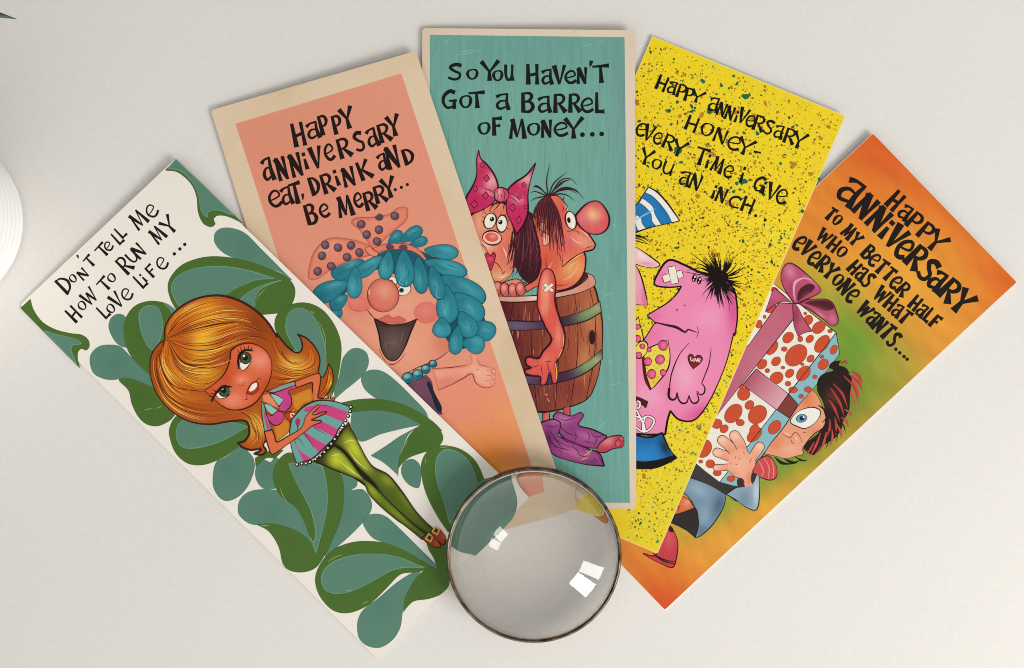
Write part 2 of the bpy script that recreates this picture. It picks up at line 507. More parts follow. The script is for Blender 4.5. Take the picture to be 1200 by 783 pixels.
# ================================================================== card 1: girl among leaves
def card_leaves():
    c = Card('white card with swirling green leaves and a big haired girl in green tights',
             [(207, 188), (25, 357), (443, 772), (620, 588)][1:2] + [(207, 188), (620, 588), (443, 772)],
             0.0003, (0.0000, 0.0004, 0.0010, 0.0000), 1.2, paper_white, ink_leaf, GROUP)
    c.settle()
    c.start()
    TE, OL, RIM = '#58826f', '#4a6a2b', '#6c9a80'
    def leaf(T, txt, col=TE, inner=None, icol=None, glints=()):
        p = c.part('printed_leaf')
        x = parse(T, txt)[0]
        ax = np.array(x); lo, hi = ax.min(0), ax.max(0)
        c2 = {'#58826f': '#4e7868', '#4a6a2b': '#3f6226'}[col]
        c.poly(p, T, txt, col, g=None, b=[(*(T_inv(T, lo * .6 + hi * .4)), 60, 60, 0, c2, .5)], out=('#e4e0c0' if False else c2, 0.5))
        for t in ([inner] if isinstance(inner, str) else (inner or [])):
            L = c.poly(p, T, t, icol or (TE if col == OL else OL))
            c.ring(p, L, RIM if col == OL else '#557a3a', 0.8)
        if glints: c.strokes(p, T, list(glints), '#a9b46a', (0.2, 0.7, 0.2))
    def T_inv(T, q): return ((q[0] - T.x) * T.k, (q[1] - T.y) * T.k)
    # top right corner sprig
    leaf(K1, '112,70! 62,120! 120,130 178,180 205,240 212,310 234,360 268,378 290,366 284,350 285,338 305,326 350,332 417,362!', OL,
         ['112,70! 74,110! 135,125 188,178 215,238 223,296 240,325 256,332 254,316 276,302 312,303 350,316 376,326!'])
    leaf(K2, '20,122! 65,80! 80,130 120,185 180,220 250,238 300,245 330,268 335,298 320,315 300,308 284,322 281,352 291,397!', OL,
         ['130,226! 180,242 230,252 280,268 298,284 284,288 262,290 250,310 262,345 276,380!'])
    leaf(K1, '288,410 318,385 370,385 430,410 500,480 580,560 642,622! 600,610 500,580 400,530 330,498 290,455')
    leaf(K1, '112,760! 85,710 72,650 90,600 140,550 220,520 300,513 400,525 500,555 580,590 632,622 655,670 640,730 600,765 550,775 450,783!', OL,
         ['96,690 88,655 110,610 170,575 250,560 340,560 450,580 560,613! 480,620 420,642 380,660 335,690 300,720 180,760 130,745',
          '592,622! 520,640 460,665 412,702 396,732 440,745! 470,738 472,705 495,665 540,640'], glints=['520,660 490,690 478,712', '600,590 560,577'])
    leaf(K2, '425,210 435,170 465,150 500,160 520,200 540,260 530,300 480,296 445,260')
    leaf(K2, '498,190 520,140 560,105 620,90 680,98 720,120 760,170! 740,300! 640,470! 600,420 560,390 510,310 495,240', OL,
         ['565,160 580,125 610,110 650,120 668,160 672,220 650,290 625,312 600,290 575,230', '680,100! 720,120 770,170! 720,190! 715,140'])
    leaf(K2, '470,450 520,440 570,450 640,480! 720,600 720,620 700,640 650,662 600,655 560,620 530,560 515,500', OL, glints=['585,590 625,580', '640,582 670,570'])
    leaf(K2, '338,370 345,330 380,298 430,290 480,300 530,350 590,410 640,450! 640,490! 560,455 500,440 450,450 400,445 355,420')
    leaf(K3, '430,262! 460,300 465,350 440,420 400,470 350,495 310,485 280,440 275,390 285,330 320,285 380,240!')
    leaf(K3, '105,110! 200,100! 400,120! 445,150 440,205 400,240 330,290 270,320 210,333 150,320 100,270 75,190 85,140', OL,
         '107,200 115,150 150,122 200,120 300,130 380,140 436,155! 340,210 260,240 180,255 130,245', glints=['300,305 330,295 365,272'])
    leaf(K3, '560,290! 600,320! 560,440! 510,440 480,410 470,370 480,330 510,308 540,318')
    leaf(K3, '472,340! 470,300! 520,270! 600,262! 560,300! 520,300', OL)
    leaf(K3, '390,540 400,490 440,455 500,443 560,445! 640,460! 760,700! 725,697! 650,640 590,612 520,606 450,602 405,572')
    leaf(A3, '300,420! 375,430! 372,466 352,482 395,480 425,520 420,565 370,625 300,690 255,735! 270,600!')
    leaf(A3, '125,345 200,370 290,395 320,440 325,510 312,590 275,680 250,727 219,767 172,783 125,776 100,750 85,690 50,635 5,609! 60,605 130,622 180,650 214,690! 160,560 90,500 65,430 80,380', OL,
         ['122,385! 190,380 246,392! 262,470 262,550 245,630 222,712! 212,680 222,640 205,560 165,480 140,430'],
         glints=['90,470 100,500 118,530', '20,612 50,612', '200,650 212,678'])
    leaf(K4, '92,170 100,120 140,80 200,60 260,65 320,100 370,170 395,250 390,340 372,430 345,500! 250,400! 190,280! 150,260 112,215', OL,
         '143,180 150,120 180,88 220,85 260,110 290,160 315,230 325,300 316,400 250,400! 200,290! 165,235', glints=['290,140 318,200 326,260', '255,95 275,110'])
    leaf(K4, '405,310 440,272 480,268 512,290 520,335 500,380 460,420 410,460 365,500! 365,450 385,400 395,350')
    leaf(K4, '487,410 500,380 540,365 590,375 650,420 720,490 783,560 790,610! 700,560 600,520 550,492 505,455')
    leaf(A3, '355,195! 430,188 510,196 570,213 615,241! 540,256 460,276 385,302 350,240!')
    leaf(A3, '315,163! 380,150 450,148 520,160 590,190 650,230 684,264! 620,246 560,215 500,196 430,189 355,196!', OL)
    leaf(A3, '425,355! 480,320 530,285 595,250! 560,280 540,330 525,395 522,425! 470,380')
    leaf(A3, '615,238 655,238 682,270 686,300 660,330 610,345 560,365 526,400 523,432! 527,370 545,320 570,275', OL, glints=['560,300 540,330 533,352'])
    leaf(A3, '535,410 545,380 575,368 600,385 608,420 600,470 570,465 545,440')
    leaf(A3, '470,545! 480,560 530,600 580,620 600,640! 560,590 500,540!')
    leaf(B3, '232,570 240,520 270,485 320,475 380,490 430,530 460,590 475,640! 440,720! 380,783! 330,790! 290,730 250,650', OL,
         '285,570 290,520 315,492 350,492 395,520 425,570 436,630 410,690 370,740 340,760 318,690 294,620', glints=['246,540 250,520', '300,482 340,478'])
    leaf(PX, '548,600 560,566 585,556! 604,576! 608,592 604,607 594,619! 566,648! 548,640', TE, None)
    leaf(A4, '308,190 320,160 355,148 400,158 450,200 530,280 600,350 628,383! 560,350 480,300 400,270 345,245')
    leaf(A4, '569,258! 600,285 640,262 700,230! 720,330! 660,400! 620,378 600,330 580,295', OL)
    leaf(A4, '283,640 285,590 310,545 370,500 440,440 500,400 545,385 515,430 488,490 470,560 460,620 430,670 380,703 330,700 295,675')
    leaf(A4, '580,375 620,378 655,395 664,440 630,480 580,500 520,510 490,535 475,556! 480,500 510,440 545,395', OL)
    leaf(A4, '107,420 130,355 180,300 250,270 320,262 400,270 480,300 550,340 615,382! 560,382 520,390 460,400 400,460 330,525 250,560 180,550 125,490', OL,
         '133,420 150,375 200,340 280,318 380,315 460,330 530,358 562,370! 480,370 420,385 350,425 270,465 200,480 150,465',
         glints=['160,350 190,328 225,318', '230,470 262,464', '300,525 330,510'])
    # ---- the girl
    hair = c.part('printed_girl')
    DK = '#3a1a10'
    sil = ('30,430@H 40,370@H 75,320@H 105,297@H 108,240@H 130,190@H 170,145@H 230,105@H 300,80@H 380,72@H 450,85@H 520,115@H 590,165@H 640,220@H 680,285@H '
           '100,200@K4 140,250@K4 180,283@K4 205,285@K4 218,262@K4 212,225@K4 195,203!@K4 238,222@K4 280,268@K4 298,320@K4 292,375@K4 310,400@K4 330,365@K4 338,338!@K4 355,370@K4 357,420@K4 335,470@K4 300,500@K4 '
           '240,530@K4 120,640@K4 40,700@K4 '
           '520,265@K3 500,284@K3 465,280!@K3 490,268@K3 495,256@K3 450,262@K3 412,250@K3 390,230!@K3 420,222@K3 442,190@K3 440,150@K3 420,128@K3 '
           '430,712@H 340,726@H 250,717@H 170,682@H 110,632@H 60,562@H 35,490@H')
    L = c.poly(hair, H, sil, '#b04f16', step=2.4,
               b=[(305, 260, 58, 150, 12, '#f2b432', .97), (330, 180, 60, 60, 0, '#d07a20', .5), (470, 200, 90, 60, 20, '#c46a1e', .5), (560, 240, 60, 60, 0, '#7c300e', .6), (170, 330, 60, 60, 0, '#c4601a', .7), (290, 465, 80, 48, 0, '#f0ae30', .95), (240, 590, 90, 26, 10, '#c8701e', .7), (150, 560, 60, 60, 0, '#d8801c', .6), (590, 200, 70, 120, -40, '#8a3c14', .75),
                  (60, 430, 50, 140, 10, '#9a4012', .6), (760, 420, 60, 40, 0, '#f0c050', .7), (560, 740, 40, 60, 0, '#e9a835', .8), (350, 680, 160, 40, 0, '#a5521c', .7), (140, 200, 50, 60, 0, '#c8681c', .5)])
    c.ring(hair, L, DK, 2.0)
    hp = c.part('hair', hair)
    guides = ['118,288 125,230 165,165 250,110 350,80 440,84', '118,288 150,215 230,150 340,110 470,100', '118,288 180,225 300,165 430,140 560,160 610,200',
              '118,290 220,240 360,200 490,195 590,230 660,290', '118,292 240,280 380,250 500,220 600,260 640,300', '120,296 240,345 360,345 450,308 560,285 640,320 680,360',
              '120,298 210,385 320,400 400,370 470,315 540,305', '120,300 190,420 300,440 390,420 440,350', '118,302 170,440 270,490 370,475 430,420',
              '115,302 130,430 220,520 320,540 390,495 420,440', '112,302 105,420 180,530 270,556 310,556', '108,302 85,420 140,540 240,590 330,600',
              '104,302 60,420 100,560 200,640 330,670 460,660', '100,304 45,400 55,500 120,620 230,690 350,712 470,690']
    fans = [smooth_open(parse(H, g)[0], 2) for g in guides]
    def resamp(q, n=14):
        A = np.array(q); L_ = np.concatenate([[0], np.cumsum(np.hypot(*np.diff(A, axis=0).T))]); t = np.linspace(0, L_[-1], n)
        return np.stack([np.interp(t, L_, A[:, 0]), np.interp(t, L_, A[:, 1])], 1)
    R = [resamp(f) for f in fans]
    tails = ['640,220@H 690,330@H 740,400@H 250,330@K4 225,270@K4', '650,330@H 700,410@H 200,355@K4 255,310@K4 245,240@K4', '650,400@H 700,440@H 210,370@K4 280,340@K4 260,270@K4',
             '655,450@H 720,470@H 200,395@K4 282,370@K4 285,310@K4', '640,510@H 100,440@K4 200,400@K4 290,380@K4']
    tl = [resamp(smooth_open(parse(H, g)[0], 2)) for g in tails]
    tails2 = ['430,655@H 520,680@H 450,150@K3 470,200@K3 420,240@K3', '460,655@H 540,690@H 470,150@K3 480,210@K3 440,250@K3', '490,650@H 560,700@H 490,160@K3 500,220@K3 470,275@K3', '520,640@H 590,690@H 510,180@K3 515,240@K3 490,280@K3']
    t2 = [resamp(smooth_open(parse(H, g)[0], 2)) for g in tails2]
    tails3 = ['310,485@K4 340,430@K4 345,360@K4', '300,470@K4 325,430@K4 340,350@K4', '320,480@K4 352,430@K4 350,380@K4']
    t3 = [resamp(smooth_open(parse(K4, g)[0], 2)) for g in tails3]
    tails4 = ['150,500@K4 190,480@K4 240,470@K4', '170,560@K4 220,510@K4 260,490@K4', '100,640@K4 120,600@K4 160,590@K4', '90,660@K4 130,660@K4 170,600@K4']
    t4 = [resamp(smooth_open(parse(K4, g)[0], 2)) for g in tails4]
    for colr, n, w, a0 in (('#7a300e', 60, (.2, .8, .2), 0), ('#e4861e', 70, (.2, .9, .2), 0), ('#f8c444', 44, (.1, .6, .1), .25), ('#fbe084', 16, (.1, .6, .1), .4), ('#4a1a0a', 18, (.2, .6, .2), 0)):
        ss = []
        for fam, m in ((R, n), (tl, n // 3), (t2, n // 3), (t3, n // 6), (t4, n // 6)):
            for _ in range(m):
                i = RNG.randrange(len(fam) - 1); f = RNG.random()
                q = fam[i] * (1 - f) + fam[i + 1] * f
                lo = RNG.uniform(0, .3) if a0 == 0 else RNG.uniform(.2, .45)
                hi = RNG.uniform(.6, 1) if a0 == 0 else RNG.uniform(.55, .8)
                k0, k1 = int(lo * 13), max(int(hi * 13), int(lo * 13) + 3)
                ss.append(([tuple(p) for p in q[k0:k1 + 1]], w))
        c.strokes(hp, PX, ss, colr)
    c.strokes(hp, H, ['118,288 250,245 400,215 500,215 600,255', '120,300 230,345 350,346 450,310 560,280 640,300', '130,310 195,410 320,440 400,420 445,345',
                      '112,300 80,400 150,530 300,560', '104,300 95,330 110,288', '118,285 130,260 180,200', '100,310 60,420 100,560 220,650'], '#4a1a0a', (.5, 1.3, .4))
    face = c.part('face', hair)
    L = c.poly(face, H, '443,352! 480,325 540,314 600,335 640,380 652,440 637,510 602,575 560,622 500,650 440,652 390,628 350,590 308,556! 370,510 410,468 435,410', '#d9633a', step=2.4,
               b=[(590, 400, 60, 50, 0, '#ec9078', .9), (450, 600, 60, 40, 0, '#ec8f70', .8), (440, 450, 60, 60, 0, '#d2532a', .8), (620, 540, 40, 60, 30, '#b8431e', .75), (420, 500, 40, 40, 0, '#c9461f', .7), (500, 500, 40, 30, 0, '#ee9070', .7), (360, 560, 50, 40, 0, '#cf5028', .8)],
               e=('#b8431f', 3.0, .6))
    c.ring(face, L, DK, 1.3)
    c.strokes(face, H, [('330,432 380,425 445,400', (.3, 2.0, .3))], '#e28a52')
    for (wtxt, ix, iy, lid, ls) in (('486,425! 500,392 520,383 542,392 540,418 517,446 498,450', 519, 390, '484,446 480,405 492,368 520,350 556,352',
                                ['490,372 476,345', '502,360 492,332', '515,352 510,328', '530,350 534,326', '544,350 552,332', '486,388 474,372']),
                               ('366,578! 385,550 410,538 440,545 436,572 412,592 385,595', 408, 556, '345,606 366,570 390,545 418,535 446,535',
                                ['366,575 338,568', '360,585 330,586', '356,595 334,606', '372,565 350,548', '352,602 340,616'])):
        eye = c.part('eye', hair)
        c.poly(eye, H, wtxt, '#efe8d8', out=('#2a1810', .9))
        c.ell(eye, H, ix, iy, 28, 29, 0, '#46522e', out=('#20180c', .9), step=1.5, b=[(ix, iy, 10, 10, 0, '#2b3018', .9)])
        c.ell(eye, H, ix - 2, iy - 2, 13, 14, 0, '#14110a')
        c.ell(eye, H, ix - 9, iy - 11, 6, 6, 0, '#f4efe2')
        c.strokes(eye, H, [(lid, (1.8, 3.2, 1.6))] + [(q, (1.7, 1.1, .4)) for q in ls], '#1c100a')
    mouth = c.part('mouth', hair)
    c.poly(mouth, H, '523,562! 532,540 548,518 572,508 586,528 580,558 558,574 534,574', '#b3301f', out=('#5a1a10', .6))
    c.poly(mouth, H, '534,552! 550,525 572,514 576,532 562,550 542,560', '#f3eada')
    c.strokes(mouth, H, [('514,602 526,588 522,568 530,548 552,520 574,508', (.5, .9, .6)), ('572,506 586,494 602,492', (.8, .8, .3)), ('514,602 530,600', (.6, .6, .3))], '#5a1a10')
    c.strokes(mouth, H, [('480,520 492,531 506,526 516,508', (.4, .9, .4))], '#9c3a20')
    c.strokes(mouth, H, [('488,500 498,496', (.8, 1.6, .8)), ('586,410 592,404', (.8, 3, .8))], '#f3b79a')
    # arms and neck
    arm = c.part('arm', hair)
    L = c.poly(arm, G, '368,98! 440,70 500,48 535,46 541,90 530,160 525,200 560,206 600,200 612,212 625,195! 632,218 560,222 492,222! 488,180 489,130 485,102 440,115 384,136!', '#d96e44', step=1.5, e=('#a84020', 1.6, .7))
    c.ring(arm, L, DK, 1.1)
    c.strokes(arm, G, [('570,210 560,190 575,178', (.6, 1.2, .6)), ('600,205 598,182 606,176', (.6, 1.2, .6)), ('612,210 616,180 606,168', (.6, 1.4, .6))], '#dd7a50')
    L = c.poly(arm, G, '160,185! 200,172! 245,225 270,268! 215,250 165,222!', '#e08a60', step=1.5, e=('#b04824', 1.6, .5))
    dress = c.part('dress', hair)
    TQ, PK = '#6aa39b', '#cb4280'
    c.poly(dress, G, '345,185! 480,132! 491,215 430,245 395,285 360,265!', '#d08428', e=('#8a4014', 2.0, .7))
    c.poly(dress, G, '232,388! 310,333! 342,370 330,430 248,492!', '#cf8024', e=('#8a4014', 2.0, .7))
    c.poly(dress, G, '186,160! 290,118! 369,93! 376,118 300,146 236,168!', '#8a9a92', out=(DK, .9))
    c.poly(dress, G, '230,170! 300,147 374,118! 384,137! 330,158 350,200 348,248 312,288 276,286 270,262 300,214!', PK, out=(DK, 1.0), b=[(330, 240, 30, 40, 0, '#b03a8a', .7)])
    c.poly(dress, G, '155,222! 172,250 182,300 200,345 220,405! 174,422! 158,320', TQ, out=(DK, .9))
    c.poly(dress, G, '164,262! 180,310 214,405! 192,412! 172,330', PK)
    c.poly(dress, G, '188,300! 198,340 230,376 265,378 296,348 300,308 280,290 245,292 222,318', PK, out=(DK, 1.0), b=[(250, 350, 40, 25, 0, '#b03a8a', .7)])
    c.poly(dress, G, '208,170! 250,182 302,213! 268,258! 238,215', '#8fc0b4', out=(DK, .8))
    c.poly(dress, G, '168,240! 206,246 262,285! 225,313! 192,285', '#8fc0b4', out=(DK, .8))
    c.poly(dress, G, '308,300! 350,288! 384,320! 345,354! 314,332', '#c03a24', out=(DK, .8))
    c.ell(dress, G, 360, 316, 22, 17, 25, '#efe6cf', out=('#4a2010', .5)); c.ell(dress, G, 360, 316, 13, 9, 25, '#c2452a')
    hem = '735,262! 725,292 715,318! 690,362 655,408! 645,435 630,460! 605,490 580,512! 555,538 530,560! 510,580 482,600! 460,610 430,616! 405,625 385,630!'
    L = c.poly(dress, G, '350,345! 395,292 440,252 510,222 580,218 660,232 ' + hem + ' 362,570 345,500 338,420!', TQ)
    for q in ('440,262! 560,245 716,290! 692,360! 560,310 430,290!', '470,345! 560,360 655,408! 632,462! 560,420 470,380', '430,420! 500,465 582,512! 532,562! 470,490 420,430', '372,470! 400,540 482,600! 430,616! 390,540 365,480!', '395,330! 410,350 395,400! 375,350'):
        c.poly(dress, G, q, PK, b=[(400, 380, 80, 80, 0, '#7c2440', .6)])
    c.strokes(dress, G, ['370,350 390,400 372,460', '360,480 400,470 430,520', '430,430 470,480 500,540', '470,370 520,410 580,440', '500,240 560,250 640,262'], '#35302e', (.3, .8, .2))
    c.ring(dress, L, DK, 1.4)
    L = c.poly(arm, G, '172,422! 224,410! 240,450 255,490 330,450 400,410 428,372 440,330 480,282 528,246 537,256 492,300 500,312 568,290 579,298 512,332 482,346 545,349 549,359 490,382 452,412 400,452 330,502 260,552 218,567 192,500', '#d96e44', step=1.5, e=('#a84020', 1.6, .75))
    c.ring(arm, L, DK, 1.1)
    # tights, shoes, hem beads
    tig = c.part('tights', hair)
    c.poly(tig, A3, '216,376! 343,232! 400,360 470,450 560,545 660,650! 620,640 520,560 420,480 330,420', '#1d1a0c')
    c.poly(tig, A3, '343,232! 375,300 425,388 488,426 538,486 590,560 643,614 686,642! 650,655! 600,620 540,580 480,520 430,450 380,400 330,340 290,310!', '#4e5f18', step=1.8, out=('#221c0a', 1.1),
           b=[(345, 262, 40, 40, 0, '#2c3012', 1), (365, 330, 26, 60, -32, '#c3c934', .95), (400, 380, 22, 40, -35, '#a5b02c', .8), (490, 440, 30, 24, 30, '#8c9c2a', .8), (560, 520, 16, 60, -38, '#7c8c24', .8)], e=('#23280a', 4, .85))
    c.poly(tig, A3, '216,376! 250,350 290,318! 330,350 390,430 430,462 520,550 592,615 640,648! 612,662! 560,620 480,560 420,500 390,450 285,405', '#566818', step=1.8, out=('#221c0a', 1.1),
           b=[(245, 365, 35, 50, 0, '#2c3012', 1), (300, 370, 30, 30, 0, '#c3c934', .95), (350, 405, 22, 50, -45, '#b4bd30', .9), (430, 480, 26, 40, -45, '#97a52a', .8), (520, 565, 14, 60, -45, '#7c8c24', .8)], e=('#23280a', 4, .85))
    c.strokes(tig, A3, ['325,310 352,298 372,305', '340,330 372,375 415,408', '280,355 310,350', '310,375 350,408 392,438'], '#e3e58a', (.3, 1.1, .3))
    for q, bx, by in (('612,652! 640,640 662,660 680,686 668,692 640,682 622,668', 637, 655), ('640,632! 668,622 690,640 698,664 690,680 668,668 650,650', 661, 629)):
        sh = c.part('shoe', hair)
        c.poly(sh, A3, q, '#9a3a1a', out=('#2a0e08', .9), step=1.6, b=[(bx + 30, by + 20, 12, 12, 0, '#c95a28', .8)])
        c.lay(sh, [straight([A3((bx - 16, by + 4)), A3((bx - 3, by - 18)), A3((bx + 17, by - 6)), A3((bx + 6, by + 18))], 3)], '#d6b35a')
        c.lay(sh, [straight([A3((bx - 8, by + 3)), A3((bx - 1, by - 10)), A3((bx + 10, by - 4)), A3((bx + 4, by + 10))], 3)], '#5a2412')
    bd = c.part('hem_trim', hair)
    pts = [(740, 262), (735, 290), (722, 320), (705, 350), (688, 380), (672, 412), (655, 442), (635, 472), (612, 502), (590, 530), (567, 557), (540, 580), (508, 603), (472, 622), (445, 632), (418, 632), (388, 638)]
    c.lay(bd, [circle(G(p), 2.3, 10) for p in pts], '#2a1410')
    c.lay(bd, [circle(G((p[0] - 2, p[1] - 2)), 1.15, 8) for p in pts], '#efe2d0')
    # lettering
    let = c.part('lettering'); k0, c.k = c.k, 12
    lo = []
    c.letters(let, T1, '''D 190,575 246,523 113/o 228,509 264,475 52/N 286,492 330,450 66/' 300,400 312,388 74/T 327,424 374,380 72/T 398,370 457,314 80/e 431,329 471,291 55/L 495,290 535,255 86/L 512,254 550,218 80/M 603,208 680,140 105/e 680,144 735,92 78/
H 241,735 290,688 100/o 279,669 321,629 58/W 318,640 388,576 92/T 408,565 468,508 82/o 449,510 491,470 56/R 541,462 592,412 116/U 572,398 620,352 76/N 612,372 662,325 90/M 718,288 782,228 100/Y 785,238 850,178 108/
L 413,714 454,676 92/o 444,686 486,646 58/V 485,655 537,608 98/e 534,616 586,566 72/L 628,540 670,501 98/i 643,504 667,481 62/F 685,478 727,438 78/e 737,440 790,390 74''', .86, lo)
    c.dots(T1, [(813, 333), (845, 305), (873, 279)], 10, lo)
    c.lay(let, lo, '#171517')
    c.k = k0
    c.finish()
    return c

CARDS = []
def _settle(s):
    """rest a card on those below it"""
    g = np.stack(np.meshgrid(np.linspace(0, 1, 40), np.linspace(0, 1, 80)), -1).reshape(-1, 2)
    P = s.TL + g[:, :1] * (s.TR - s.TL) + g[:, 1:] * (s.BL - s.TL)
    s.flat = 0.00002 - min(0.0, float(s.zf(P).min()))
    need = 0.0
    for o in CARDS:
        q = o.uv(P)
        m = (q > 0).all(1) & (q < 1).all(1)
        if m.any():
            gap = o.zf(P[m]) + THICK + o.k * DZ + 0.00005 - s.zf(P[m])
            need = max(need, float((gap / np.maximum(s.weight(g[m][:, 0], g[m][:, 1]), 0.05)).max()))
    s.off = need
    CARDS.append(s)
Card.settle = _settle

# ================================================================== card 2: coral card, laughing woman
def card_coral():
    c = Card('coral card with wide cream border and a laughing woman with leafy turquoise hair',
             [(248, 130), (488, 62), (669, 601), (413, 672)], 0.0014, (0.0, 0.0004, 0.0006, 0.0), 4, paper_aged, ink_smooth, GROUP)
    c.settle(); c.start()
    p = c.part('printed_panel')
    c.lay(p, [straight([(277, 146), (471, 88), (636, 585), (436, 642)], 5)], '#e0957a', step=6,
          b=[(320, 170, 120, 90, 0, '#d98e72', .7), (400, 230, 120, 60, 0, '#e28c72', .5), (600, 470, 40, 60, 0, '#e8906e', .5), (570, 545, 52, 62, 20, '#e2892c', .98), (596, 482, 22, 16, 20, '#e9a060', .6), (520, 470, 60, 40, 0, '#e78a72', .7)])
    wm = c.part('printed_woman')
    CO = '#dd8166'
    DKC = '#7c3c34'
    # hand and arm
    L = c.poly(wm, B2, '490,632! 560,628 622,618 634,600 628,585 640,574 654,578 660,600 668,618 700,624 722,634 724,652 722,672 718,690 700,704 672,700 650,684 636,652 605,668 560,692 512,712!', '#ea9e84', step=2.2, e=('#cc6656', 3.5, .8), b=[(660, 650, 40, 30, 0, '#f0b094', .7), (540, 680, 60, 20, -20, '#d87662', .7)])
    c.strokes(wm, B2, ['512,712 560,692 605,668 636,652 650,684 680,702 712,698', '490,632 560,628 622,618'], '#6c2a2c', (.5, 1.2, .4))
    c.strokes(wm, B2, ['690,640 718,634', '688,658 722,654', '686,676 720,672', '662,604 668,618 700,624', '650,640 664,632', '716,640 706,644 716,650', '716,660 706,664 716,668', '712,680 704,684 710,690'], '#b4544a', (.3, .8, .3))
    c.strokes(wm, B2, ['712,636 720,646', '714,660 720,666', '650,584 656,596', '706,686 716,682'], '#f4c0aa', (.3, 1.0, .3))
    # face
    f = c.part('face', wm)
    L = c.poly(f, B2, '120,470! 165,440 172,380 215,325 300,290 420,325 500,370 545,450 560,520 548,565 500,605 390,655! 300,600! 160,480!', '#e39678', step=3,
               b=[(220, 395, 55, 40, 0, '#db7262', .8), (190, 340, 60, 40, 0, '#c85f50', .6), (420, 560, 110, 60, -30, '#e8a084', .7), (300, 545, 70, 60, 40, '#e6a080', .7), (540, 540, 50, 60, 0, '#d06a58', .7), (380, 400, 60, 40, 0, '#e9a288', .7)])
    c.strokes(f, B2, ['560,562 520,592 480,612 430,632 385,656'], '#53202a', (.6, 1.4, .6))
    c.ell(f, B2, 225, 395, 46, 28, 5, '#dc7463', b=[(215, 388, 30, 16, 0, '#e28a76', .6)])
    c.strokes(f, B2, ['182,398 200,418 235,422 262,412'], '#b04c44', (.3, .8, .3))
    c.ell(f, B2, 470, 428, 46, 40, 0, '#d97363', b=[(470, 420, 30, 24, 0, '#e08878', .7)])
    # mouth
    m = c.part('mouth', wm)
    c.poly(m, B2, '286,450! 300,448 330,434 346,446 370,440 396,456 370,468 330,466 300,460', '#d4665a', e=('#a83c3c', 2, .5), step=1.8)
    c.poly(m, B2, '280,450! 310,464 345,472 395,466 434,452! 412,500 395,545 372,588 350,604 325,595 305,560 296,505', '#4c3a36', step=2.2, out=('#2a1210', 1.5), b=[(350, 540, 34, 50, 0, '#6a5450', .9), (345, 470, 80, 10, 0, '#2c1c1a', .9)])
    c.strokes(m, B2, [('252,416 268,436 284,452', (.5, 1.3, .6)), ('400,466 424,458 442,450', (1, 1.3, .5)), ('296,560 316,600 345,618 375,600 392,576', (.5, 1.0, .5))], '#4c1a18')
    c.strokes(m, B2, ['306,585 330,612 356,614'], '#e88a3c', (.4, 1.4, .4))
    c.strokes(m, B2, ['312,546 340,536 372,548', '318,500 322,560 340,590', '386,490 376,540'], '#7c6660', (.3, .7, .3))
    # eyes
    for x, y, rx, ry, px_, py_ in ((346, 314, 18, 17, 340, 316), (388, 345, 27, 19, 379, 346)):
        e = c.part('eye', wm)
        c.ell(e, B2, x, y, rx, ry, -25, '#ece2cd', out=('#3a2a28', .8))
        c.ell(e, B2, px_, py_, 9, 9, 0, '#2e5a66'); c.ell(e, B2, px_, py_, 5, 5, 0, '#101014')
    n = c.part('nose', wm)
    c.ell(n, B2, 312, 364, 58, 62, -10, '#d9765f', step=2.2, e=('#b04a40', 5, .75), b=[(315, 350, 32, 30, 0, '#e49a80', .9), (275, 385, 26, 40, 0, '#d06a56', .4)])
    c.ring(n, circle(B2((312, 364)), 58 / 3.132, 30, 62 / 3.132, -10), '#7c2e2a', .9)
    c.strokes(n, B2, ['262,342 260,352 262,362'], '#f6d0bc', (.6, 1.3, .6))
    # hair
    h = c.part('hair', wm)
    c.poly(h, B2, '130,420! 170,320 240,250 330,200 470,210 560,300 640,420 600,520 540,420 480,330 380,300 300,270 220,300 180,350', '#1d5a66')
    c.poly(h, B2, '470,215! 560,250 620,320 660,400 690,480 650,540 580,560 530,500 515,400 485,320', '#174f5c')
    leaves = [(140, 420, 22, 28, 0), (150, 388, 36, 24, -35), (122, 345, 68, 34, -25), (182, 265, 60, 32, -25), (262, 258, 56, 24, -38), (208, 316, 27, 54, 4), (355, 158, 34, 20, -48), (414, 144, 44, 22, -32), (440, 172, 34, 17, -20),
              (525, 205, 58, 26, 6), (540, 262, 76, 28, 16), (604, 340, 86, 38, 30), (622, 408, 66, 42, 48), (545, 395, 38, 66, -6), (505, 318, 28, 58, -16), (447, 290, 27, 62, -6), (390, 266, 34, 62, -3), (325, 254, 26, 48, 10),
              (682, 490, 40, 34, 35), (643, 543, 38, 32, 8), (618, 470, 34, 48, -28), (527, 482, 33, 34, 0), (580, 528, 25, 48, 8)]
    for x, y, rx, ry, a in leaves:
        k = RNG.choice(['#2b8494', '#338d9b', '#267c8b'])
        ar = math.radians(a)
        lx, ly = (math.cos(ar), math.sin(ar)) if rx > ry else (-math.sin(ar), math.cos(ar))
        Lr = max(rx, ry); Wr = min(rx, ry)
        flip = x < 300 and rx > ry
        rx *= 1.05; ry *= 1.08
        c.petal(h, B2, x, y, rx * 1.04, ry * 1.04, a, '#10414e', flip=flip)
        ar2 = c.petal(h, B2, x, y, rx, ry, a, k, flip=flip, e=('#1a6876', 3.2, .7), b=[(x + lx * Lr * .2 - abs(ly) * Wr * .2, y + ly * Lr * .2 - abs(lx) * Wr * .35, Lr * .5, Wr * .35, a if rx > ry else a + 90, '#5cb0b8', .6), (x - lx * Lr * .5, y - ly * Lr * .5, Lr * .4, Wr * .6, a if rx > ry else a + 90, '#1c6674', .6)])
        ss = []
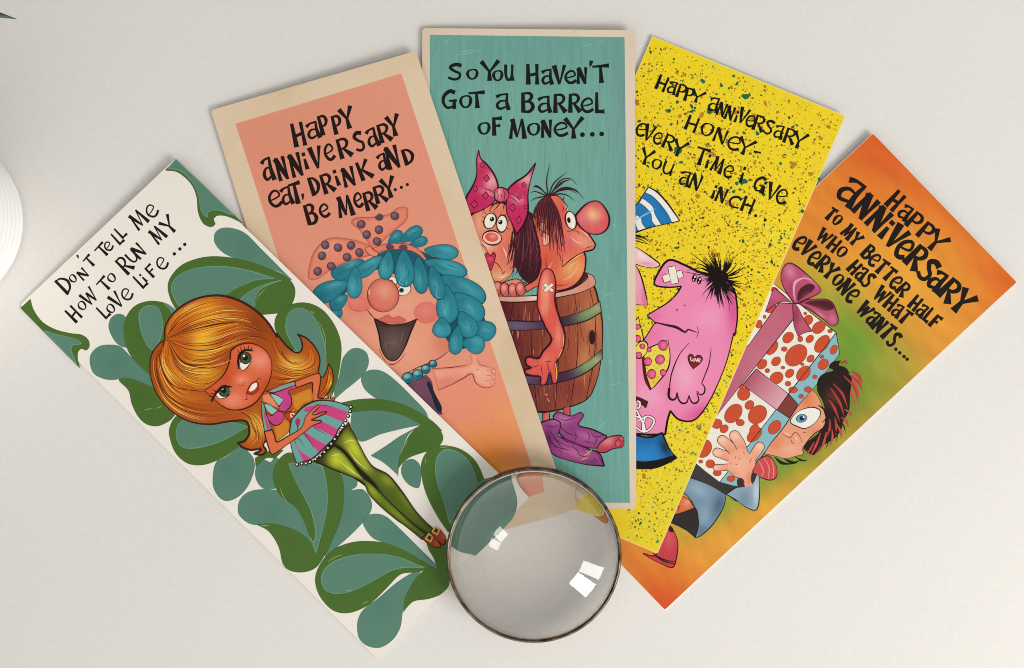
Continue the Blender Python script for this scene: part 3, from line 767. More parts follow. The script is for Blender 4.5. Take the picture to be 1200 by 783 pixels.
        for _ in range(6):
            o = RNG.uniform(-.5, .5) * min(rx, ry); s0 = RNG.uniform(-.5, .1) * Lr; s1 = s0 + RNG.uniform(.3, .6) * Lr
            ss.append(f'{x + lx * s0 - ly * o:.0f},{y + ly * s0 + lx * o:.0f} {x + lx * s1 - ly * o * .7:.0f},{y + ly * s1 + lx * o * .7:.0f}')
        c.strokes(h, B2, ss, '#1f6d7a', (.2, .6, .2))
    c.strokes(h, B2, ['380,300 372,318 384,330', '400,310 396,326', '505,350 510,372 525,372', '540,410 536,430 546,434'], '#8fd0d4', (.2, .7, .2))
    # bow
    b = c.part('hair_bow', wm)
    for q in ('38,285 58,210 108,160 170,157 240,173 272,195 266,216 200,235 150,255 112,276 72,304 46,306', '198,100 215,83 270,80 330,70 370,45 400,48 396,90 350,130 312,165 287,197 265,182 230,130'):
        c.poly(b, B2, q, '#e08468', step=2.2, e=('#c2584c', 3.5, .7), out=('#b85a50', .8), b=[(110, 190, 60, 40, 0, '#e99a80', .6), (300, 100, 60, 40, 0, '#e8957c', .6)])
    c.strokes(b, B2, [('270,205 330,186 400,188 440,206 468,234', (4.5, 7.5, 2))], '#df7c66'); c.strokes(b, B2, ['275,215 330,198 398,200 440,220 466,236', '268,196 330,176 400,178 446,200 470,232'], '#7a2e34', (.4, .9, .4))
    c.poly(b, B2, '246,196 262,186 276,198 294,210 284,222 262,216', '#e48a70', out=('#8a3a36', .9))
    for x, y in ((100, 180), (147, 190), (195, 182), (88, 220), (180, 225), (225, 208), (122, 258), (72, 277), (232, 105), (355, 75), (252, 143), (297, 125), (290, 168)):
        c.ell(b, B2, x, y, 15, 15, 0, '#5c434e', b=[(x - 3, y - 4, 8, 8, 0, '#8a7680', .8)], out=('#3c2026', .6), step=1.5)
    c.poly(b, B2, '282,78! 300,66 314,74! 310,88 296,92 284,86', '#5c434e'); c.ell(b, B2, 337, 188, 15, 11, 10, '#5c434e'); c.ell(b, B2, 386, 190, 16, 11, 5, '#5c434e')
    # necklace and dress
    d = c.part('dress', wm)
    c.poly(d, B2, '380,690! 430,672 470,655! 490,680 500,730 530,800! 470,800!', '#6b4458', b=[(430, 720, 40, 40, 0, '#7c4c60', .8)])
    c.poly(d, B3, '255,238! 268,250 282,285 306,332 305,358! 286,340 268,290 252,252!', '#1c2233')
    for x, y, r in ((402, 667, 21), (438, 654, 19), (468, 634, 17), (494, 615, 14)):
        nb = c.part('necklace_bead', wm)
        c.ell(nb, B2, x, y, r, r * .95, 0, '#2a7c8a', out=('#12303c', .9), step=1.6, b=[(x - 4, y - 6, r * .5, r * .4, 0, '#8fd0d6', .9), (x + 5, y + 8, r * .5, r * .4, 0, '#1a5462', .8)])
        c.strokes(nb, B2, [f'{x - r * .7:.0f},{y + 3} {x},{y + 7} {x + r * .7:.0f},{y}'], '#133a46', (.3, .7, .3))
    let = c.part('lettering'); lo = []; k0, c.k = c.k, 12
    c.letters(let, T2, '''H 270,314 352,298 142/a 345,272 430,256 100/P 425,248 486,232 118/P 500,243 562,228 112/Y 550,216 632,195 130/
a 95,510 167,496 138/N 185,507 251,489 140/N 262,488 336,469 142/i 333,441 364,433 100/V 375,440 450,424 132/e 450,392 514,377 96/R 530,384 616,360 120/S 625,345 692,324 118/a 695,320 767,302 112/R 760,294 842,272 112/Y 815,258 895,240 128/
e 128,660 212,640 98/a 200,648 274,633 108/T 255,642 332,627 130/, 312,592 332,588 110/D 375,592 434,574 112/R 440,584 517,560 118/i 511,536 547,525 95/N 558,545 637,526 118/K 650,510 737,478 115/a 755,452 820,437 100/N 812,445 892,424 138/D 905,420 972,400 97/
B 345,760 417,741 122/e 420,718 484,701 78/M 525,718 627,697 125/e 618,660 674,647 86/R 680,680 754,661 112/R 735,640 817,619 105/Y 785,612 872,589 125''', .93, lo)
    c.dots(T2, [(851, 554), (886, 541), (920, 525)], 9.5, lo)
    c.lay(let, lo, '#1d1513')
    for q, w_ in (('82,408 100,402 128,385', (.3, .7, .2)), ('190,205 230,196 270,182', (.2, .6, .2)), ('40,300 55,312 70,330', (.2, .5, .2))):
        c.strokes(c.part('crease'), B1, [(q, w_)], '#e8d8bc')
    c.k = max(c.k, k0)
    c.finish(); return c

# ================================================================== card 3: teal card, couple in a barrel
def card_barrel():
    c = Card('teal card with narrow pale border showing a couple wearing one wooden barrel',
             [(495, 34), (743, 38), (745, 596), (497, 592)], 0.0014, (0.0, 0.0006, 0.0006, 0.0), 6, paper_pale, ink_brushed, GROUP)
    c.settle(); c.start()
    p = c.part('printed_panel')
    c.lay(p, [straight([(504, 42), (731, 46), (737.5, 588.5), (504, 586)], 5)], '#6fa598', step=6,
          b=[(735, 120, 18, 200, 0, '#6a8f90', .7), (620, 60, 150, 30, 0, '#66988f', .6), (700, 450, 80, 200, 0, '#6a9e93', .5), (620, 170, 90, 60, 0, '#76a797', .5)])
    ss = [[], []]
    for _ in range(200):
        x = RNG.uniform(508, 732); y = RNG.uniform(50, 570); l = RNG.uniform(8, 40)
        ss[RNG.randrange(2)].append(f'{x:.1f},{y:.1f} {x + RNG.uniform(-.6, .6):.1f},{y + l:.1f}')
    c.strokes(p, PX, ss[0], '#74a596', (.15, .5, .15)); c.strokes(p, PX, ss[1], '#5d8c80', (.15, .5, .15))
    sc = ['500,64@C1 560,48@C1', '160,120@C1 215,108@C1', '560,105@C1 600,92@C1', '610,95@C1 640,80@C1', '100,90@C1 100,125@C1', '120,95@C1 130,70@C1', '150,130@C1 210,118@C1 240,108@C1',
          '640,440@C3 652,400@C3', '560,430@C3 590,424@C3 612,420@C3', '555,160@C3 580,190@C3', '520,600@C3 560,560@C3', '560,340@C3 575,330@C3', '600,640@C2 640,620@C2', '640,380@C2 650,330@C2']
    c.strokes(p, C1, sc, '#9cc0b0', (.15, .6, .15))
    pair = c.part('printed_barrel')
    DK = '#2c0f16'
    # barrel
    L = c.poly(pair, C3, '100,95! 200,105 300,96 420,72 495,38! 512,60 526,115 540,200 536,320 515,420 480,482 400,515 320,530 250,522 150,480!', '#7c3a34', step=3,
               g=(190, 300, '#5a1822', 560, 250, '#b4623e'), b=[(420, 430, 80, 60, 0, '#7c2c2e', .7), (330, 150, 60, 60, 0, '#7c2a2c', .7), (380, 300, 40, 120, 0, '#8c3c30', .5), (470, 330, 24, 60, 10, '#c98a58', .6), (500, 170, 30, 60, 0, '#cc8c58', .6)])
    for n_, colr in ((110, '#3c0f18'), (50, '#a85a44'), (30, '#d09a6a')):
        g_ = []
        for _ in range(n_):
            x = RNG.uniform(190, 520); y = RNG.uniform(100, 470); l = RNG.uniform(15, 70)
            bow = (x - 350) / 200 * 6
            if x > 430 + (y < 400) * 70 and y > 400: continue
            g_.append(f'{x:.0f},{y:.0f} {x + bow * .3 * (1 if y < 250 else -1):.0f},{y + l * .5:.0f} {x + bow * .2 * (1 if y < 250 else -1):.0f},{min(y + l, 505):.0f}')
        c.strokes(pair, C3, g_, colr, (.15, .6, .15))
    c.strokes(pair, C3, ['205,105 190,180 195,300 225,470', '285,100 270,200 272,340 292,525', '365,85 372,200 372,340 360,522', '432,72 445,180 444,320 418,508', '490,50 512,170 508,330 478,480'], DK, (.8, 1.0, .8))
    c.ring(pair, L, DK, 1.7)
    c.poly(pair, C3, '100,88! 200,90 290,86 360,76 430,58 480,24 482,2! 505,14 513,44 480,66 420,84 300,106 200,112 100,104!', '#d39a86', out=(DK, 1.2), b=[(300, 96, 60, 14, 0, '#efd0c0', .9), (480, 50, 40, 30, 0, '#d0876a', .8)])
    c.poly(pair, C3, '360,74 430,56 478,22 482,2 470,0 440,30 400,60', '#4c1820')
    c.ell(pair, C3, 501, 246, 12, 27, 0, '#33130f', out=('#6a3020', .8)); c.strokes(pair, C3, ['492,215 484,245 494,280', '510,215 518,245 508,280'], '#7c4428', (.3, .8, .3))
    c.strokes(pair, C3, ['322,462 332,466', '330,478 338,492'], '#e8c8b4', (.4, .9, .4))
    for q, hl in (('130,176! 190,182 300,184 400,166 480,140 530,108! 536,150! 480,182 400,202 300,216 190,220 130,214!', (490, 152, 50, 28)), ('200,385! 300,394 420,370 490,332 540,290! 540,328! 490,372 430,402 330,426 240,424!', (490, 350, 50, 30))):
        hp = c.part('barrel_hoop', pair)
        c.poly(hp, C3, q, '#4c2f4a', out=(DK, 1.1), b=[(hl[0], hl[1], hl[2], hl[3], -25, '#83a06a', .95), (hl[0] + 30, hl[1] - 20, 20, 20, 0, '#c9c08a', .5), (220, hl[1] + 50, 60, 20, 0, '#7a6a86', .6), (380, hl[1] + 40, 40, 40, 0, '#3a2436', .8)])
    # legs, socks, toes
    for leg, sock, toes in (('392,515! 416,508! 418,548! 395,552!', '352,545! 372,530 420,545 455,532 468,545 450,580 500,596 545,616 556,626 530,650 515,668 470,662 420,644 385,622 362,585', ('520,662 560,628 590,620 612,620 622,640 616,664 580,670 550,684 524,682', [(600, 650, 16, 20), (612, 632, 14, 14)])),
                             ('312,535! 338,530! 340,582! 314,585!', '300,572! 350,558 380,570 378,600 372,620 420,642 480,668 528,688 548,736! 500,733 460,727 400,712 350,690 320,640', None)):
        fo = c.part('sock', pair)
        c.poly(fo, C3, leg, '#c94a4e', out=(DK, .9), b=[(330, 550, 10, 20, 0, '#e08070', .6)])
        if toes:
            c.poly(fo, C3, toes[0], '#b83a50', out=(DK, 1.0), b=[(560, 640, 24, 16, -20, '#e08a80', .9)])
            for x, y, a, b_ in toes[1]: c.ell(fo, C3, x, y, a * .7, b_ * .7, 0, '#c9505c', out=(DK, .7))
        c.poly(fo, C3, sock, '#9c4584', out=(DK, 1.3), step=2.2, b=[(380, 560, 40, 14, 0, '#c07aa8', .8), (440, 690, 60, 14, 25, '#c06a9c', .9), (470, 620, 40, 12, 20, '#b86a9a', .8), (330, 640, 30, 50, 0, '#4c1a44', .9), (420, 600, 40, 30, 0, '#6a3066', .5), (500, 720, 40, 12, 10, '#5e2a5c', .8)], e=('#4c1e48', 2.5, .6))
        c.strokes(fo, C3, ['360,548 400,562 450,548', '340,600 370,640 420,668', '350,620 380,660 410,676', '380,585 410,612 450,622', '440,690 470,700 500,706', '330,610 350,650 390,690', '420,660 440,672 460,700', '480,600 490,625 480,650', '430,600 440,625 430,650', '520,625 515,645 505,660', '322,580 350,588 376,580', '370,618 400,640 440,652', '345,650 380,668 420,676'], '#3c1238', (.4, 1.0, .3))
    c.strokes(fo, C3, ['500,672 490,684 478,680', '492,690 476,692 470,698', '488,704 470,708 458,714'], '#c9a86a', (.6, 1.6, .5)); c.strokes(fo, C3, ['520,690 545,732', '505,700 520,720', '495,610 515,625 556,616', '470,640 505,650'], '#2c0a28', (.4, .9, .3))
    # woman
    wo = c.part('printed_woman')
    c.poly(wo, C2, '40,330! 110,290 200,262 250,280 320,310 345,360 356,430 352,510 325,592 300,585 272,560 250,520 225,500 150,420 90,360', '#3a161c')
    fw = c.part('face', wo)
    c.poly(fw, C2, '60,330! 120,290 200,268 232,310 246,380 250,450 243,530 222,566 190,585 130,580 60,480', '#e07e62', step=2.4, out=(DK, 1.0), b=[(110, 350, 30, 50, 0, '#e9a487', .8), (215, 460, 30, 50, 10, '#d46a62', .8), (180, 560, 50, 24, 0, '#e6b07c', .8), (130, 440, 30, 20, 0, '#f0c2ae', .9), (230, 330, 20, 40, 0, '#c85e52', .7)])
    c.poly(fw, C2, '40,430! 130,440 160,560 190,585 260,570 300,620 100,640!', '#dc8768', out=(DK, .8))
    c.strokes(fw, C2, ['145,497 165,500 185,514 203,546', '196,548 206,545 210,538'], DK, (.4, 1.1, .6))
    for x, y, rx, ry, a, px_, py_ in ((192, 500, 39, 52, 22, 205, 488), (270, 518, 34, 56, 5, 260, 508)):
        e = c.part('eye', wo)
        c.ell(e, F, x, y, rx, ry, a, '#efe6d2', out=(DK, 1.3), e=('#bfa08a', 1.6, .6)); c.ell(e, F, px_, py_, 14, 16, 10, '#1a1014'); c.ell(e, F, px_ - 4, py_ - 6, 4, 5, 0, '#f0e8da')
    c.strokes(e, F, ['150,505 132,500', '155,480 138,468', '168,458 155,440', '195,444 190,420', '218,450 220,428', '262,458 264,436', '290,468 300,450', '305,500 322,492', '304,550 322,556'], DK, (.9, .7, .3))
    nw = c.part('nose', wo)
    c.ell(nw, F, 205, 611, 62, 46, 8, '#f1c0b0', out=(DK, 1.4)); c.ell(nw, F, 203, 606, 44, 30, 8, '#d9534c', step=2, b=[(210, 600, 22, 14, 0, '#eda08a', .9)])
    c.strokes(fw, C2, ['90,360 100,400 110,430', '118,440 128,460 126,480', '200,440 214,470 216,500', '176,560 200,562 222,548'], '#f4cbb0', (.3, 1.6, .3))
    c.strokes(fw, C2, ['228,400 236,440 228,480', '222,420 226,460 216,500', '150,575 190,580 220,560', '230,330 240,360 244,390', '110,480 118,510 130,540'], '#b03c3c', (.3, 1.3, .3))
    lw = c.part('mouth', wo)
    c.poly(lw, C2, '124,492 130,472 142,465 153,476 164,464 172,474 168,500 155,536 142,520', '#b92c4c', out=(DK, .9), b=[(150, 490, 10, 8, 0, '#e07888', .6)])
    hw = c.part('hair', wo)
    ss = []
    for _ in range(46):
        x = RNG.uniform(232, 350); y0 = RNG.uniform(290, 400); k = (x - 290) / 60
        ss.append(f'{290 + k * 30:.0f},{y0:.0f} {x:.0f},{y0 + 90:.0f} {x - 12 + RNG.uniform(-14, 8):.0f},{y0 + RNG.uniform(140, 190):.0f}')
    c.strokes(hw, C2, ss, '#4c1c28', (.5, 1.3, .3)); c.strokes(hw, C2, ss[::4], '#7c3a48', (.2, .8, .2))
    c.strokes(hw, C2, ['240,400 232,450 215,492', '248,420 240,470 226,510', '255,450 250,500 236,530', '262,480 262,530 250,555', '275,500 285,560 270,575', '240,380 236,420 224,450', '300,540 296,580 285,592', '320,560 318,596'], '#3a161c', (1.6, 2.0, .3))
    c.strokes(hw, C2, ['180,262 160,280 146,300', '196,262 178,284 166,296', '210,262 205,285 200,300', '222,270 228,295', '160,268 130,290 120,310'], '#3a161c', (1.0, 1.2, .2))
    bo = c.part('hair_bow', wo)
    for q in ('118,38! 104,100 105,200 80,270 35,352 44,400 58,452! 110,442 180,406 222,370 232,320 245,275 220,200 172,132 132,92', '490,124! 430,200 362,245 312,294 302,350 300,440 338,520 366,588! 412,520 440,440 440,330 456,240'):
        c.poly(bo, F, q, '#c42c5c', step=2.4, out=(DK, 1.6), b=[(205, 240, 40, 60, 20, '#eeb0b4', .8), (180, 320, 60, 14, 20, '#e58aa0', .8), (430, 225, 40, 40, -40, '#eab0ae', .8), (370, 360, 40, 24, 20, '#e890a4', .8), (130, 100, 14, 40, 0, '#e08098', .7), (90, 380, 40, 40, 0, '#b81e50', .7), (370, 500, 30, 50, 0, '#c02056', .5)])
    c.poly(bo, F, '222,300! 262,282 308,302 312,348 270,378 226,360', '#cf4a6c', out=(DK, 1.3), b=[(250, 320, 14, 30, 10, '#f0c0c0', .8)])
    c.strokes(bo, F, ['150,285 190,300 225,320', '160,300 190,340 225,350', '312,320 350,330 390,372', '312,340 350,362 380,390', '240,300 245,340 240,362', '275,290 290,330 280,372', '262,320 266,350'], '#6c1434', (.4, 1.2, .3))
    for x, y, s_, a in ((140, 135, 20, 15), (170, 222, 24, 5), (95, 290, 22, 20), (162, 335, 24, 0), (90, 392, 26, 10), (412, 265, 19, 10), (385, 345, 18, 15), (340, 415, 24, 5), (380, 495, 24, 10), (425, 410, 16, 40)):
        for kk, cc in ((1, '#7c1438'), (.62, '#d4486e'), (.25, '#7c1438')):
            q = [F((x + s_ * kk * math.cos(math.radians(t + a)), y + s_ * kk * math.sin(math.radians(t + a)) * 1.15)) for t in (0, 90, 180, 270)]
            c.lay(bo, [straight(q, 4)], cc)
    fi = c.part('hand', wo)
    for x, y in ((182, 606), (210, 612), (242, 614), (272, 610)):
        c.ell(fi, C2, x, y, 19, 27, -8, '#cf5a54', out=(DK, 1.0), step=1.8, b=[(x - 3, y - 8, 9, 12, 0, '#f0a592', .95)])
    # man
    ma = c.part('printed_man')
    c.poly(ma, C2, '320,330! 350,260 410,238 448,268 462,310 500,350 540,388 570,432! 560,452 524,462! 531,490 522,550 480,598 410,616 340,600 300,620! 290,600 340,560 350,470', '#dd6a50', step=2.4, out=(DK, 1.5),
           b=[(480, 530, 50, 40, -20, '#e8a860', .9), (520, 420, 50, 24, 30, '#e89a84', .9), (450, 430, 40, 40, 0, '#d96470', .7), (370, 500, 50, 60, 0, '#cf4c3c', .7), (440, 300, 16, 40, 0, '#d6525c', .7), (380, 590, 60, 24, 0, '#c84838', .6), (430, 560, 50, 20, 0, '#dd8050', .6)])
    c.strokes(ma, C2, [('440,488 438,520 462,500 498,474 526,462', (.6, 1.4, .8)), ('486,378 505,386 500,394', (.3, .8, .3)), ('415,440 440,460', (.2, .4, .2)), ('528,468 534,490', (.5, .9, .5))], '#35101a')
    c.strokes(ma, C2, ['468,500 500,478 516,470'], '#e8c060', (.4, 1.2, .4)); c.strokes(ma, C2, ['340,350 366,346 372,375 352,380', '356,384 380,395 384,430 360,436', '352,384 360,410'], '#6a2026', (.6, 1.1, .5))
    c.poly(ma, C2, '346,350 368,348 374,372 356,378', '#eab09c', out=('#6a2026', .8)); c.poly(ma, C2, '358,388 382,394 386,426 364,434', '#eab09c', out=('#6a2026', .8))
    c.strokes(ma, C2, ['505,372 530,390 552,418', '470,400 490,420 520,432', '400,500 380,540 384,580', '460,530 480,510 500,500', '440,575 470,560 495,530', '445,270 456,290 462,305'], '#f2b89c', (.3, 1.5, .3))
    c.strokes(ma, C2, ['350,460 356,510 350,560', '372,470 374,520 366,560', '420,460 430,480 432,500', '400,590 430,596 460,590', '360,570 400,600 420,604', '430,420 444,440 450,462', '560,440 540,444 526,452'], '#a82c30', (.3, 1.4, .3))
    no = c.part('nose', ma)
    c.poly(no, C2, '490,318! 522,282 550,264 580,262 606,286 624,326 618,366 590,390 548,390 516,370 496,344', '#d65e60', step=2, out=(DK, 1.7), e=('#c03c54', 4, .6), b=[(560, 315, 30, 26, 20, '#f0b48c', .95), (600, 350, 16, 24, 0, '#d8504e', .6), (520, 330, 20, 24, 0, '#d87a80', .6)])
    ey = c.part('eye', ma)
    c.ell(ey, C2, 472, 337, 21, 36, -14, '#efe6d2', out=(DK, 1.5), e=('#bfa08a', 1.6, .6)); c.ell(ey, C2, 464, 336, 7, 12, -10, '#1a1014')
    c.strokes(ey, C2, ['440,300 445,280', '452,296 460,276', '440,262 446,240', '458,380 480,378 492,372'], DK, (.9, .8, .3))
    hm = c.part('hair', ma)
    ss = ['382,238 376,180 388,116', '386,236 405,190 456,146', '390,238 430,180 470,172 496,196', '392,238 440,208 490,216 526,256', '380,238 340,200 322,206', '378,240 330,222 312,230', '380,236 350,210 330,196', '390,240 430,232 462,240 488,262', '394,236 450,212 500,232', '376,240 330,250 312,262']
    c.strokes(hm, C2, ss, '#3a161e', (1.4, 1.4, .3)); c.strokes(hm, C2, ['400,222 440,186 470,176', '420,222 470,212 500,226', '350,212 336,202 324,206'], '#3a161e', (.5, 2.6, .4))
    ss = []
    for k in range(56):
        t = k / 55
        xe = 318 + t * 130 + RNG.uniform(-8, 8); ye = 350 + 120 * min(1, .25 + t) + RNG.uniform(-50, 10)
        ss.append(f'{378 + t * 10:.0f},{240 + RNG.uniform(-4, 6):.0f} {330 + t * 95:.0f},{290 + t * 20:.0f} {xe:.0f},{ye:.0f}')
    c.strokes(hm, C2, ss, '#3a161e', (.6, 1.15, .25)); c.strokes(hm, C2, ss[1::4], '#7c3038', (.2, .7, .2))
    ar = c.part('arm', ma)
    c.poly(ar, C3, '292,110 298,40 312,-4 331,-16 352,-2 362,40 360,110 376,170 396,232 391,290 371,330 361,352 368,412 352,420 340,378 326,420 306,426 304,396 276,392 250,385 246,370 268,362 250,350 248,328 262,320 296,326 314,300 346,256 322,204 296,140', '#da5a4c', step=2, out=(DK, 1.7),
           e=('#b83248', 4, .6), b=[(322, 60, 16, 60, 0, '#eda288', .9), (320, 130, 14, 40, 10, '#e89070', .8), (372, 240, 14, 40, 0, '#e88a70', .8), (330, 330, 24, 20, 0, '#e07860', .6)])
    c.strokes(ar, C3, [('361,345 366,380 366,408', (.6, 1.3, .6)), ('388,290 372,325', (.6, 1.1, .4)), ('394,236 390,282', (.4, 1.1, .5))], '#f0c83c')
    c.strokes(ar, C3, ['346,256 356,250', '330,340 336,376', '306,350 312,390', '268,362 300,352', '320,336 350,340'], '#5c1420', (.4, 1.0, .3))
    bd = c.part('bandage', ma)
    for a in (38, -42):
        q = [C3((335 + u * math.cos(math.radians(a)) - v * math.sin(math.radians(a)), 57 + u * math.sin(math.radians(a)) + v * math.cos(math.radians(a)))) for u, v in ((-22, -6), (22, -6), (22, 6), (-22, 6))]
        L = straight(q, 3); c.lay(bd, [L], '#efe4d2'); c.ring(bd, L, '#6a2a28', .5)
    let = c.part('lettering'); lo = []; k0, c.k = c.k, 12
    c.letters(let, T3, '''S 122,184 222,182 104/o 238,180 320,180 68/Y 325,188 447,188 128/o 398,190 470,190 70/U 475,188 532,188 102/H 606,212 688,212 130/a 696,213 770,213 96/V 772,212 852,210 120/e 838,206 914,204 80/N 915,210 979,210 105/' 990,202 1014,202 130/T 1008,205 1116,203 114/
G 90,359 187,358 118/o 195,354 282,354 84/T 255,355 361,353 105/a 415,364 507,366 102/B 572,382 657,382 127/a 672,384 760,384 104/R 768,385 854,385 120/R 860,384 942,384 120/e 935,381 1017,381 90/L 1022,388 1088,388 132/
o 308,516 394,515 80/F 398,522 464,521 116/M 502,542 612,541 126/o 608,523 697,522 82/N 698,536 767,535 114/e 770,526 864,524 86/Y 835,542 960,541 134''', 1.02, lo, False)
    c.dots(T3, [(950, 517), (1010, 515), (1067, 513)], 15, lo)
    c.lay(let, lo, '#1a1814')
    c.k = max(c.k, k0)
    c.finish(); return c

# ================================================================== card 4: yellow speckled card
def card_speckled():
    c = Card('yellow speckled card with a pink beaky man and part of a striped hat',
             [(764, 43), (989, 137), (770, 648), (545, 554)], 0.0009, (0.0, 0.0005, 0.0004, 0.0), 1.5, paper_white, ink_smooth, GROUP)
    c.settle(); c.start()
    p = c.part('printed_panel')
    c.lay(p, [c.outline(0.45)], '#ebcf26', step=6, b=[(800, 75, 80, 40, 20, '#eed21e', .8), (760, 600, 60, 60, 0, '#dfc322', .7), (896, 275, 34, 26, 0, '#efd62c', .9), (800, 560, 60, 80, 0, '#e4cf30', .7)])
    A, B = c.TR - c.TL, c.BL - c.TL
    def specks(n, r0, r1, colr, dens):
        lo = []
        while len(lo) < n:
            u, v = RNG.uniform(.01, .99), RNG.uniform(.008, .992)
            if RNG.random() > dens(u, v): continue
            q = c.TL + A * u + B * v
            if q[0] < 736: continue
            r = r0 + (r1 - r0) * RNG.random() ** 2.5
            m = 7
            a0 = RNG.random() * 6; st = RNG.uniform(1, 1.9); ca, sa = math.cos(a0), math.sin(a0)
            L = []
            for i in range(m):
                t = 2 * math.pi * i / m; rr = r * RNG.uniform(.75, 1.2)
                x, y = rr * st * math.cos(t), rr * math.sin(t)
                L.append((q[0] + x * ca - y * sa, q[1] + x * sa + y * ca))
            uvL = c.uv(np.array(L))
            if (uvL < .004).any() or (uvL > .996).any(): continue
            lo.append(L)
        c.lay(p, lo, colr, step=50)
    mid = lambda u, v: .25 + .75 * math.exp(-((v - .42) / .3) ** 2)
    low = lambda u, v: .2 + .8 * (v > .5)
    specks(2800, .3, 1.1, '#cba81e', lambda u, v: .5 + .5 * (v > .3))
    specks(1500, .5, 1.7, '#d6cc40', low); specks(900, .3, .9, '#f0dc4c', low)
    specks(1250, .35, 1.3, '#b27826', mid); specks(190, 1.1, 2.8, '#b87f24', lambda u, v: 1 if v < .55 else .12)
    specks(1700, .3, 1.1, '#66641c', lambda u, v: .35 + .65 * math.exp(-((v - .45) / .35) ** 2)); specks(900, .3, 1.2, '#3c3c18', lambda u, v: math.exp(-((v - .35) / .3) ** 2))
    specks(170, .8, 1.8, '#1d5a3a', lambda u, v: 1 if v < .5 else .35)
    specks(650, .4, 1.3, '#5a8648', low); specks(130, .6, 1.4, '#a8702c', low)
    lo = []
    for x, y, r in ((550, 182, 17), (535, 178, 10), (565, 176, 9), (345, 110, 11), (338, 104, 9), (490, 83, 8), (432, 130, 9), (428, 122, 6), (375, 250, 18), (225, 437, 22), (300, 170, 12), (220, 208, 10), (530, 592, 18), (505, 600, 11), (545, 590, 14), (605, 362, 10), (25, 158, 8), (180, 250, 12),
                    (715, 505, 8), (240, 498, 9), (820, 735, 10), (900, 580, 9), (490, 640, 10), (520, 630, 8), (635, 655, 10), (468, 142, 7), (190, 316, 8), (190, 440, 9)):
        q = T4((x, y)); L = [(q[0] + r / 4.12 * 0.9 * math.cos(t * .63) * RNG.uniform(.8, 1.2), q[1] + r / 4.12 * .85 * math.sin(t * .63) * RNG.uniform(.8, 1.2)) for t in range(10)]
        lo.append(L)
    c.lay(p, lo, '#1f6a44', step=50)
    ss = []
    for k in range(40):
        a = RNG.random() * 6.28; r0 = RNG.uniform(2, 8); r1 = r0 + RNG.uniform(6, 18)
        ss.append(f'{893 + r0 * math.cos(a):.1f},{276 + r0 * math.sin(a):.1f} {893 + r1 * math.cos(a):.1f},{276 + r1 * .8 * math.sin(a):.1f}')
    c.strokes(p, PX, ss[::2], '#b9a824', (.3, .7, .2)); c.strokes(p, PX, ss[1::2], '#f1dc48', (.3, .9, .2))
    DK = '#16090c'
    # hat and nose of the half-hidden woman
    wo = c.part('printed_woman')
    c.poly(wo, D2, '60,395! 95,398 122,450 145,540 150,579! 60,575!', '#e79ab4', out=(DK, 1.3), b=[(140, 540, 20, 60, 0, '#dc5c92', .8), (80, 480, 30, 60, 0, '#f0b8c4', .7)])
    c.poly(wo, D2, '60,300! 95,312 140,340 195,380 206,396 180,408 130,402 98,393 60,400!', '#ecc4c8', out=(DK, 1.2), b=[(150, 390, 40, 10, 10, '#dd7a9c', .8), (120, 350, 30, 14, 30, '#f4dcd8', .8)])
    c.strokes(wo, D2, ['70,255 120,262 176,290', '70,262 130,272 176,300', '70,270 120,278 160,304', '80,280 120,290 165,302', '70,250 110,262 170,268'], DK, (1.6, 1.2, .2)); c.ell(wo, D2, 88, 325, 6, 14, 0, DK)
    ha = c.part('party_hat', wo)
    L = c.poly(ha, D2, '30,240! 88,135! 155,38! 195,62 240,110 272,155 298,193! 240,206 160,224 90,248!', '#2277b4', b=[(240, 150, 20, 60, -30, '#1b66a4', .6)])
    for q in ('155,38! 195,62 240,110 272,155 298,193! 262,200! 245,165 210,118 172,80 138,62!', '126,88! 150,105 175,130 186,165 215,212! 190,218! 172,195 166,160 140,130 112,110!', '100,165! 120,180 126,205 146,228! 110,240! 98,215 88,185!'):
        c.poly(ha, D2, q, '#e9e6e0', out=('#1a2430', .6))
    c.strokes(ha, D2, [('88,192 140,164 190,135', (.8, 1.6, .2))], '#8cc0dc'); c.ring(ha, L, DK, 1.5)
    # man
    ma = c.part('printed_man')
    L = c.poly(ma, D2, '305,492! 250,497 192,490 182,470 200,430 230,385 262,372 320,395 400,432 480,440 540,500 557,560 560,640 548,720 505,120@DM 472,250@DM 424,370@DM 382,450@DM 340,505@DM 300,523@DM 250,512@DM 215,475!@DM 202,520@DM 192,582!@DM 120,584@DM 50,580!@DM 40,420!@DM 60,200@DM 95,150@DM 142,76!@DM 190,662!@D2 148,625!@D2 190,600@D2 245,565@D2 285,525@D2', '#e886ae', step=2.6, out=(DK, 2.0),
               b=[(540, 620, 40, 120, 0, '#d23f84', .9), (225, 450, 24, 40, 20, '#dd6c96', .7), (270, 420, 40, 20, 0, '#edabc0', .6), (180, 630, 40, 24, -20, '#dc6496', .7), (170, 720, 40, 60, 40, '#de74a0', .7), (430, 640, 80, 60, 0, '#ea9cba', .7), (480, 760, 50, 100, 20, '#e58ab0', .5), (400, 1080, 90, 50, -20, '#d4488a', .9), (160, 1000, 80, 60, 0, '#eaa6bc', .7), (250, 960, 40, 60, 0, '#de6c9c', .6), (320, 900, 60, 90, 0, '#ecacc2', .7)])
    c.strokes(ma, D2, [('178,655 230,668 282,680 322,702 336,690 376,704', (1.2, 3.4, .9)), ('378,676 382,704 374,728', (.5, 1.0, .5))], '#3c0f18')
    c.strokes(ma, D2, [('315,425 350,432 400,440', (.4, 1.0, .8))], DK)
    c.lay(ma, [circle(D2((x, y)), r / 3.9, 8) for x, y, r in ((268, 548, 5), (285, 600, 6), (320, 580, 5))], '#c23c70')
